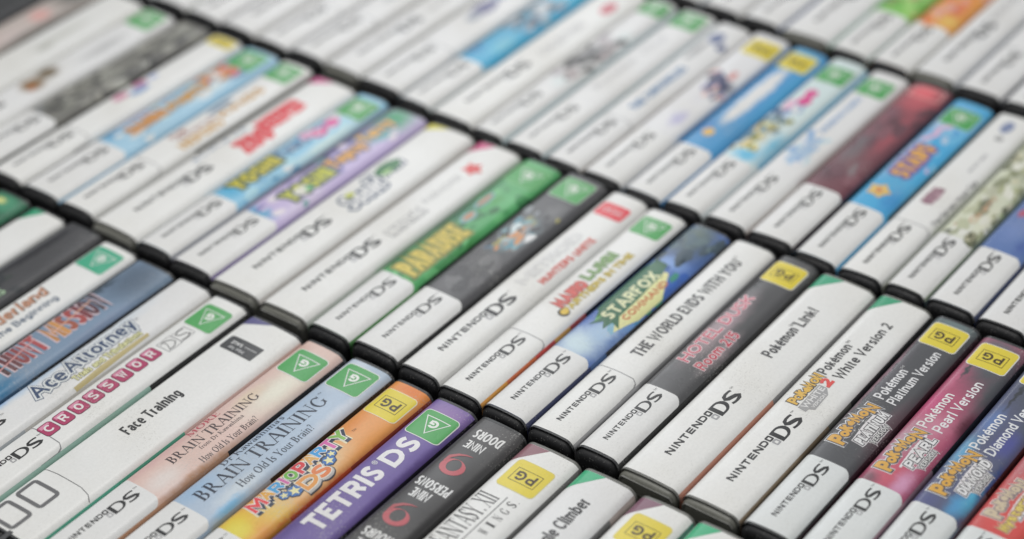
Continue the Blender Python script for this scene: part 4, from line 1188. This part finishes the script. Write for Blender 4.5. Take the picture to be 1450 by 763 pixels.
c = Case('B', 41.2, 64.8, 'white case with two-line black version title, small yellow badge with red 2, green corner', du=1.1, big=True, side=[(0, 60, '#8c7a64'), (60, 76, '#70706a'), (76, L, '#3a3a3c')], shell='clear')
c.corner('#3c9a74')
c.add(TT, T('Pokémon', 83.2, 103.4, 3.6, 8.0, .02), '#48484a').add(TT, T('White Version 2', 84.0, 122.8, 9.8, 14.2, .02), '#48484a').add(AR, T('TM', 104, 106, 4.2, 5.4), DK)
for i, (ch, x) in enumerate(zip('POKéMON', (62.4, 65.2, 68.0, 70.6, 73.2, 76.6, 79.4))):
    c.add('badge_word', T(ch, x, x + 2.9, 3.6 + (.9 if i in (1, 3, 5) else 0), 7.9, .1, grow=.07), '#5a5248', 3); c.add('badge_word', T(ch, x, x + 2.9, 3.6 + (.9 if i in (1, 3, 5) else 0), 7.9, .09), '#dfae48', 4)
c.add(AR, poly([(61.5, 8.9), (77, 8.6), (77, 12), (74, 14.2), (64, 14.6), (63, 12.6), (61, 12.4)]), '#9c9c9e', 2)
c.add('plate_word', T('WHITE', 62.6, 76.4, 9.2, 11.8, .07), '#ededee', 3).add('plate_word', T('VERSION', 64.5, 73.6, 12.5, 13.9, .05), '#dcdcdc', 3)
c.add('plate_word', T('2', 77.4, 81.8, 7.9, 12.6, .12), '#d8504c', 4); c.done()
SIL = '#c9cccd'
c = Case('B', 64.8, 85.0, 'charcoal case with silver label, yellow badge over a platinum plate word, PG sticker', '#55565a', du=1.0, side=[(0, L, '#15161a')],
         spots=[(70, 17, 26, 5, '#66525a', .9), (136, 9, 8, 14, '#6c7c7e', .9), (100, 3, 30, 4, '#5c5a60', .9), (95, 1, 40, 1.5, '#8a6c78', .8)])
pk(c, 'PLATINUM', 52.2, 78.0)
c.add(TT, T('Pokémon', 82.4, 101.8, 3.9, 8.3, .005), '#ececee').add(TT, T('Platinum Version', 82.0, 117.6, 9.4, 13.5, .005), '#ececee').add(AR, T('TM', 102, 104, 4.4, 5.4), '#d8d8da')
c.sticker('PG', 120.4, 134.6, 2.0, 16.4); c.done()
c = Case('B', 85.0, 106.0, 'pink and grey case with silver label and yellow badge over a pearl plate word', '#a8526e', du=1.0, side=[(0, 60, '#9a7c86'), (60, L, '#131217')],
         spots=[(120, 12, 24, 12, '#55585e', .95), (112, 18, 40, 7, '#54565c', .9), (130, 8, 18, 14, '#646870', .9), (66, 4, 22, 7, '#b08a98', .9), (50, 9, 14, 9, '#c0586a', .95), (47, 15, 12, 5, '#c890b0', .95), (80, 10, 14, 8, '#c07c92', .95), (92, 3, 14, 4, '#bb4c78', .9), (108, 3, 10, 3, '#b5607c', .9), (88, 19, 12, 4, '#62283c', .9), (44, 4, 6, 5, '#7a4a58', .9), (118, 4.8, 12, 1, '#484a50', .8)])
pk(c, ' PEARL', 50.0, 76.0)
c.add(TT, T('Pokémon', 78.0, 100.0, 3.8, 8.2, .005), '#f0e6ea').add(TT, T('Pearl Version', 78.4, 111.4, 9.7, 14.0, .005), '#f0eef0')
c.sticker('PG', 119.8, 134.2, 2.0, 17.0); c.done()
c = Case('B', 106.0, 126.5, 'blue and grey case with silver label and yellow badge over a diamond plate word', '#5a5f7c', du=1.1, side=[(0, 60, '#5d6a78'), (60, L, '#12131a')],
         spots=[(120, 12, 26, 14, '#54595f', .95), (108, 17, 22, 6, '#4c5454', .9), (130, 8, 18, 14, '#666d78', .9), (48, 14, 12, 5, '#4f92c0', .95), (56, 17, 16, 4, '#52a8cc', .95), (74, 3, 16, 5, '#5c9ac0', .95), (94, 4, 14, 5, '#5c74a4', .9), (45, 4, 7, 6, '#555a86', .9), (66, 19, 20, 3, '#2a4c8a', .9), (86, 14, 12, 6, '#4e5290', .9), (112, 5, 14, 1.2, '#3c4048', .8)])
pk(c, 'DIAMOND', 49.6, 75.8)
c.add(TT, T('Pokémon', 77.6, 99.6, 3.2, 7.6, .005), '#eceef2').add(TT, T('Diamond Version', 77.6, 116.0, 9.0, 13.2, .005), '#eceef2')
c.sticker('PG', 119.8, 134.2, 2.0, 16.6); c.done()
c = Case('B', 126.5, 147.5, 'red case with pale badge and golden mystery lettering in the lower right corner', '#c4504e', du=1.1, side=[(0, L, '#4a1c1c')],
         spots=[(50, 12, 12, 12, '#d0504c', .9), (92, 8, 26, 10, '#b07880', .9), (80, 3, 20, 4, '#b86a70', .9), (120, 10, 24, 14, '#8f5c68', .9)])
pk(c, 'DUNGEON', 49.6, 72.0, col='#c4b49a', rim='#8c7c80', outer='#e0c4bc')
for i, ch in enumerate('Mystery Dungeon'):
    if ch != ' ':
        c.add(ST, T(ch, 45.2 + i * 2.9, 47.9 + i * 2.9, 9.9 - i * .12, 13.6 - i * .12, .09, grow=.12), '#e6b9a4', 5).add(ST, T(ch, 45.2 + i * 2.9, 47.9 + i * 2.9, 9.9 - i * .12, 13.6 - i * .12, .09, grow=.05), '#6c3a28', 6).add(ST, T(ch, 45.2 + i * 2.9, 47.9 + i * 2.9, 9.9 - i * .12, 13.6 - i * .12, .07), '#e8c468', 7)
c.done()
c = Case('B', 147.5, 168.5, 'cream case at the right bottom corner past the red case', '#d8c8a8', du=1.1, spots=[(60, 10, 20, 10, '#e8b898', .9)]).done()

# ================================================================== ROW C (upper middle row)
pl = 'upper middle row'
names = ['first', 'second', 'third', 'fourth', 'fifth', 'sixth', 'seventh']
jo = [-382, -360, -338, -316, -294, -272.5, -251.2, -229.2, -204.3]
dus = [3.4, 3.4, 3.4, 3.4, 3.4, 3.4, 3.4, 2.4]
seams = ['#8e9698', '#b9bcb8', '#8f8f94', '#c0c0be', '#8c9096', '#bcbcba', '#a6a8a4', '#9aa0a4']
for i in range(len(jo) - 1):
    big = i in (3, 6)
    c = Case('C', jo[i], jo[i + 1], 'blurred white case with faint lettering, %s from the left in the upper middle row' % (names + ['eighth'])[i], '#ececea', du=dus[i], big=big, shell='clear' if i == 6 else 'black', side=[(0, L, seams[i])])
    wv = c.w
    if i == 2: c.add(AR, ell(95, 10, 10, 3), '#a8acb4')
    if i == 4: c.add(AR, ell(100, 9, 8, 3), '#b0a8a8')
    if i == 5: c.add(AR, ell(70, 9, 12, 2.4), '#b4b8bc')
    if i == 6: c.add(AR, ell(88, 8, 7, 3), '#c0605c').add(ST, T('KAWAII', 64, 80, 8, 12, .03), '#a8a8a8')
    if i == 7: c.add(AR, ell(82, 9, 9, 4.5), '#6c6c90').add(AR, ell(96, 8, 6, 3), '#8c98b0').add(AR, ell(72, 10, 5, 3), '#9aa0ac')
    c.done()
c = Case('C', -204.3, -185.4, 'bright cyan-blue case in the upper middle row with a darker picture beyond', '#49a6cc', du=-.3, side=[(0, 45, '#a8b0b2'), (45, L, '#4c9cbc')], warp=3,
         spots=[(52, 4, 10, 5, '#2f7eb0', .9), (62, 12, 14, 5, '#6cbcd4', .9), (90, 8, 16, 10, '#65788a', .9), (86, 4, 10, 4, '#47566a', .9), (120, 8, 20, 12, '#4fb0ca', .9), (76, 3, 3, 2, '#d8c060', .9), (106, 12, 10, 5, '#8a9aa0', .9)])
busy(c, 76, 112, 1.5, 17, ['#4c5c70', '#7c8ea0', '#a8b4bc', '#384656', '#5a9ab4', '#c8ccd0'], 30, 1.6, 3.8, 13)
c.done()
c = Case('C', -185.4, -161.1, 'wide white case with faint grey lettering between the cyan one and the smoky grey one', du=-1.3, big=True, side=[(0, L, '#c4c4c2')])
c.add(TT, T('COLLECTION', 66, 100, 10, 14.4, .06), '#b0b0b2').add(AR, ell(118, 14, 6, 3), '#c05060'); c.done()
c = Case('C', -161.1, -143.5, 'white case with a smoky grey picture and green sticker in the upper middle row', '#e4e6e8', du=-2.6, warp=3, side=[(0, L, '#b8c8cc')],
         spots=[(75, 7, 16, 8, '#7c7c7e', .95), (84, 11, 12, 6, '#616264', .95), (60, 8, 8, 4, '#a09898', .9), (52, 10, 8, 6, '#d0d8e2', .9), (100, 12, 8, 5, '#cfdbe4', .9)])
busy(c, 56, 100, 3, 14, ['#68686a', '#8c8c8e', '#a49a9c', '#545456', '#b8b4b8'], 26, 1.6, 4, 14)
c.sticker('G', 124, 136, 1.5, 15, border=None); c.done()
c = Case('C', -143.5, -122.5, 'white case with pale grey two-line lettering and green sticker, upper middle row', '#e9ecec', du=-2.0, side=[(0, L, '#a9b9bd')])
c.add(TT, T('Professor', 56, 88, 6, 10, .03), '#b4b4b6').add(TT, T('Village', 92, 112, 6, 10, .03), '#bcbcbe').sticker('G', 122, 136, 2, 17, border=None); c.done()
c = Case('C', -122.5, -103.1, 'white case with a narrow blue single-line title in the upper middle row', '#ececea', du=-1.6, side=[(0, L, '#a7a39f')])
c.add(TT, T('THE CHRONICLES', 52, 94, 7.6, 11.8, .12), '#41719e').add(AR, ell(124, 8, 5, 3.5), '#5c6a92').add(AR, ell(110, 6, 10, 1.6), '#8d8d8d').add(AR, ell(118, 14, 3, 2.4), '#5a6488'); c.done()
c = Case('C', -103.1, -82.0, 'white case with small pink and navy figure art and yellow PG sticker', '#e6e8ee', du=-1.7, warp=3, side=[(0, 44, '#c4c4c4'), (44, L, '#4b84ae')],
         spots=[(56, 12, 10, 5, '#b4b2d0', .9), (88, 12, 11, 7, '#5a5c78', .9), (92, 8, 6, 4, '#c08484', .9), (84, 9, 5, 3.6, '#c8a0a0', .9), (88, 16, 8, 4, '#30385c', .9), (75, 10, 10, 5, '#d4d4e4', .9)])
busy(c, 78, 99, 4, 18, ['#5c5e80', '#2c3458', '#c88c88', '#d8b0a8', '#8886a8', '#404468'], 24, 1.2, 3, 15)
c.sticker('PG', 119, 133, 4, 18.5, border=None); c.done()
c = Case('C', -82.0, -62.1, 'blue case with a white lengthwise band, yellow dot and yellow PG sticker', '#4a92c4', du=-2.3, side=[(0, L, '#3c84b8')], warp=2,
         spots=[(92, 8, 34, 4.6, '#e0e4e6', .4), (130, 8, 12, 12, '#5cacd0', .9), (58, 4, 10, 4, '#3a7ab8', .9), (100, 17, 40, 3, '#4f9ecb', .9)])
c.add(AR, ell(55, 7, 3.2, 2.6), '#d8b058', 3).sticker('PG', 119, 133, 1.8, 16, border='#cfd8b0'); c.done()
c = Case('C', -62.1, -42.8, 'light blue case with yellow-brown emblem and magenta flower mark, green G sticker', '#c9d8e4', du=-1.9, warp=3, side=[(0, 44, '#cfd6d8'), (44, L, '#7ab4d0')],
         spots=[(48, 10, 9, 10, '#62b4d6', .9), (60, 16, 16, 5, '#7abcd8', .9), (62, 6, 9, 6, '#b49c48', .9), (72, 8, 6, 5, '#8a8a48', .9), (90, 8, 10, 5, '#9cb0cc', .9), (84, 5, 8, 3, '#5a7898', .9)])
busy(c, 50, 80, 1.5, 13, ['#b0983c', '#8a8a44', '#d8d4a0', '#6c8c9c', '#c4ac58', '#5c6c4c'], 28, 1.2, 2.8, 16)
busy(c, 78, 100, 2, 12, ['#7c98bc', '#4c6488', '#a8bcd4', '#e0e6ee'], 16, 1, 2.4, 17)
c.add(AR, ell(98, 9, 4, 3), '#d04488', 3).add(AR, ell(105, 8.4, 3.4, 2.8), '#d2488c', 3).add(AR, ell(92, 5, 5, 2), '#dca8c0', 3)
c.sticker('G', 117, 131, 2, 16, border='#e4ecec'); c.done()
c = Case('C', -42.8, -22.6, 'pale case with light blue script and a thin blue line, green G sticker', '#e0e6ec', du=.1, warp=3, side=[(0, L, '#c4c0bc')],
         spots=[(58, 9, 10, 7, '#aec4dc', .9), (70, 7, 6, 4, '#9cb8d8', .9)])
busy(c, 52, 78, 2.5, 14, ['#a2bedc', '#7ea4cc', '#dce6f0', '#bcd0e4'], 20, 1, 2.6, 18)
c.add(TT, T('Wish', 52, 74, 5, 12, .06, shear=.3), '#9ab6d4', 3).add(ST, T('KINGDOM QUEST', 80, 114, 6, 9, .08), '#86a4c8', 3).sticker('G', 117, 131, 2, 16, border='#e4ecec'); c.done()
c = Case('C', -22.6, -.9, 'dark maroon case with bright red top end in the upper middle row', '#74454f', du=.3, warp=3, side=[(0, L, '#2c1a22')],
         spots=[(80, 6, 26, 6, '#6c5f66', .9), (95, 14, 30, 5, '#9a4c56', .9), (55, 6, 10, 8, '#5a3440', .9), (60, 15, 16, 3, '#7c4a56', .9), (126, 10, 20, 14, '#b4555e', .9), (132, 9, 9, 9, '#d8646c', .8), (108, 5, 12, 6, '#7c5460', .9)])
busy(c, 50, 122, 2, 19, ['#6c4550', '#80525c', '#7c6a70', '#66404a'], 14, 2.5, 5, 19)
c.add(AR, [rring(127, 3, 136, 18, 1.2, .7)], '#e89a98', 2); c.done()
c = Case('C', -.9, 19.4, 'vivid blue case with pink star figure, orange title and green G sticker', '#4aa4d2', du=-.6, side=[(0, 42, '#4a9cc4'), (42, L, '#26484c')], warp=2,
         spots=[(90, 3, 30, 5, '#a4b4d4', .9), (120, 8, 18, 12, '#b4c4dc', .9), (52, 15, 14, 6, '#3c8cc4', .9), (110, 15, 12, 4, '#6cb4d8', .9)])
busy(c, 70, 116, 1.5, 18, ['#7cb8dc', '#b0c4e0', '#4f98cc', '#c8b8d8'], 16, 1.4, 3, 20)
c.add(AR, star(56, 7.4, 5.6, .66, .2), '#e0b060', 2).add(AR, star(56, 7.4, 3.6, .6, .2), '#e8c478', 3).add(AR, ell(56, 7.4, 1.8, 1.5), '#c87850', 4)
c.add(TT, T('STARS', 70, 97, 4.4, 12.5, .13, grow=.14), '#70589a', 2).add(TT, T('STARS', 70, 97, 4.4, 12.5, .13), '#dca448', 3).add(AR, stroke([(100, 4), (106, 7), (112, 6), (116, 10)], 2.2), '#dcb0cc', 3)
c.sticker('G', 117, 131, 2.4, 16.6, border='#c8e4ea'); c.done()
c = Case('C', 19.4, 39.3, 'white case with small plum logo and fine grey lettering, right of the vivid blue case', du=-.3, side=[(0, L, '#b4b6b4')])
c.add(AR, ell(64, 7.4, 7, 3), '#b0909c').add(TT, T('RPG', 58, 71, 4.6, 10, .08), '#8c6474', 3).add(ST, T('The Harvest Moon Tale', 46, 84, 15.6, 17.8, .04), '#848486').add(ST, T('stories', 88, 104, 10, 12, .04), '#9c9ca0').add(AR, ell(128, 9, 5, 2.6), '#7c88a8').add(AR, ell(118, 10, 2, 2), '#9c9c9c')
c.done()
c = Case('C', 39.3, 57.4, 'cream and green painterly case near the right edge of the photo', '#c9cdb8', du=1.2, warp=4, side=[(0, L, '#8a967c')],
         spots=[(48, 8, 9, 6, '#dfe0d2', .9), (60, 14, 14, 6, '#d9dec4', .9), (80, 6, 18, 5, '#b0b29c', .9), (100, 12, 16, 6, '#a0a48c', .9), (52, 5, 4, 3, '#b08c68', .9), (62, 8, 8, 2, '#d8b494', .9), (44, 3, 3, 3, '#4a4c44', .9), (70, 17, 16, 2.6, '#98ac6c', .9), (120, 6, 14, 6, '#8c9080', .9)])
busy(c, 44, 134, 1.5, 17, ['#b4b89c', '#dcdccc', '#9ca084', '#8c9074', '#c8c4a8', '#a8ac88', '#74785f'], 60, 1.2, 3.6, 21)
c.add(TT, T('Okami', 54, 76, 7, 10, .02, shear=.3), '#c49c7c', 3); c.done()
c = Case('C', 57.4, 78.4, 'blue-violet case cut by the right photo edge', '#5a74a8', du=1.2, side=[(0, L, '#2c3c66')], spots=[(60, 8, 16, 8, '#6c82b4', .9), (50, 15, 10, 4, '#48609c', .9), (72, 5, 5, 3, '#b04c60', .9)]).done()
c = Case('C', 78.4, 99.5, 'white case at the right photo edge beyond the blue-violet one', '#e6e9ec', du=1.2, side=[(0, L, '#6a7484')]).done()
c = Case('C', 99.5, 120.5, 'white case with a dark seam at the right photo edge, last visible in its row', '#ececea', du=1.2).done()

# ================================================================== ROW D (top right row)
jd = [-183, -161, -139, -117, -95.4, -68.8, -48.1, -27.3, -5.3, 17.0, 38, 59]
dd = [.7, .7, .7, .7, .7, -.9, -.7, .9, .9, .9, .9]
dl = ['first from the left in the top right row', 'second from the left in the top right row', 'third from the left in the top right row',
      'fourth from the left in the top right row', 'directly left of the green art one, top right', None, None,
      'directly right of the orange art one, top right', 'second right of the orange art one, top right', 'third right of the orange art one, top right', 'at the top right corner of the photo']
sd = ['#c4c4c2', '#9ea6ac', '#c2c2c0', '#7884a0', '#b0c4c0', '#a4bcbc', '#b4b4ae', '#b0b4ba', '#5a5e68', '#b0b0b0', '#a0a0a0']
for i in range(len(jd) - 1):
    if i == 5:
        c = Case('D', jd[i], jd[i + 1], 'white-labelled case with lime green artwork in the top right row', '#79b858', du=dd[i], warp=3, side=[(0, 44, sd[i]), (44, L, '#6ea04c')], spots=[(60, 6, 12, 5, '#a49a60', .9), (48, 15, 12, 5, '#94c868', .9)])
        busy(c, 44, 80, 2, 19, ['#5ea444', '#98c870', '#b0a46c', '#7c8c50'], 18, 1.6, 3.6, 22)
    elif i == 6:
        c = Case('D', jd[i], jd[i + 1], 'white-labelled case with orange and yellow artwork in the top right row', '#dc9448', du=dd[i], warp=3, side=[(0, 44, sd[i]), (44, L, '#c08040')], spots=[(48, 14, 9, 6, '#e2c068', .9), (56, 5, 9, 6, '#d89070', .9), (66, 12, 12, 5, '#d86c44', .9)])
        busy(c, 44, 84, 2, 19, ['#d87848', '#e8c070', '#c86048', '#d8a090', '#e09c50'], 22, 1.6, 3.6, 23)
    else:
        c = Case('D', jd[i], jd[i + 1], 'blurred white case with grey console logo, ' + dl[i], '#ececea', du=dd[i], side=[(0, L, sd[i])], big=(i in (4, 7)), shell='clear' if i in (4, 7) else 'black')
        c.add(ST, T('ADVENTURES', 58, 92, 7, 11, .03), '#b4b4b6')
    c.done()
print('objects', len(bpy.data.objects), 'tris', sum(len(m.loops) for m in bpy.data.meshes))
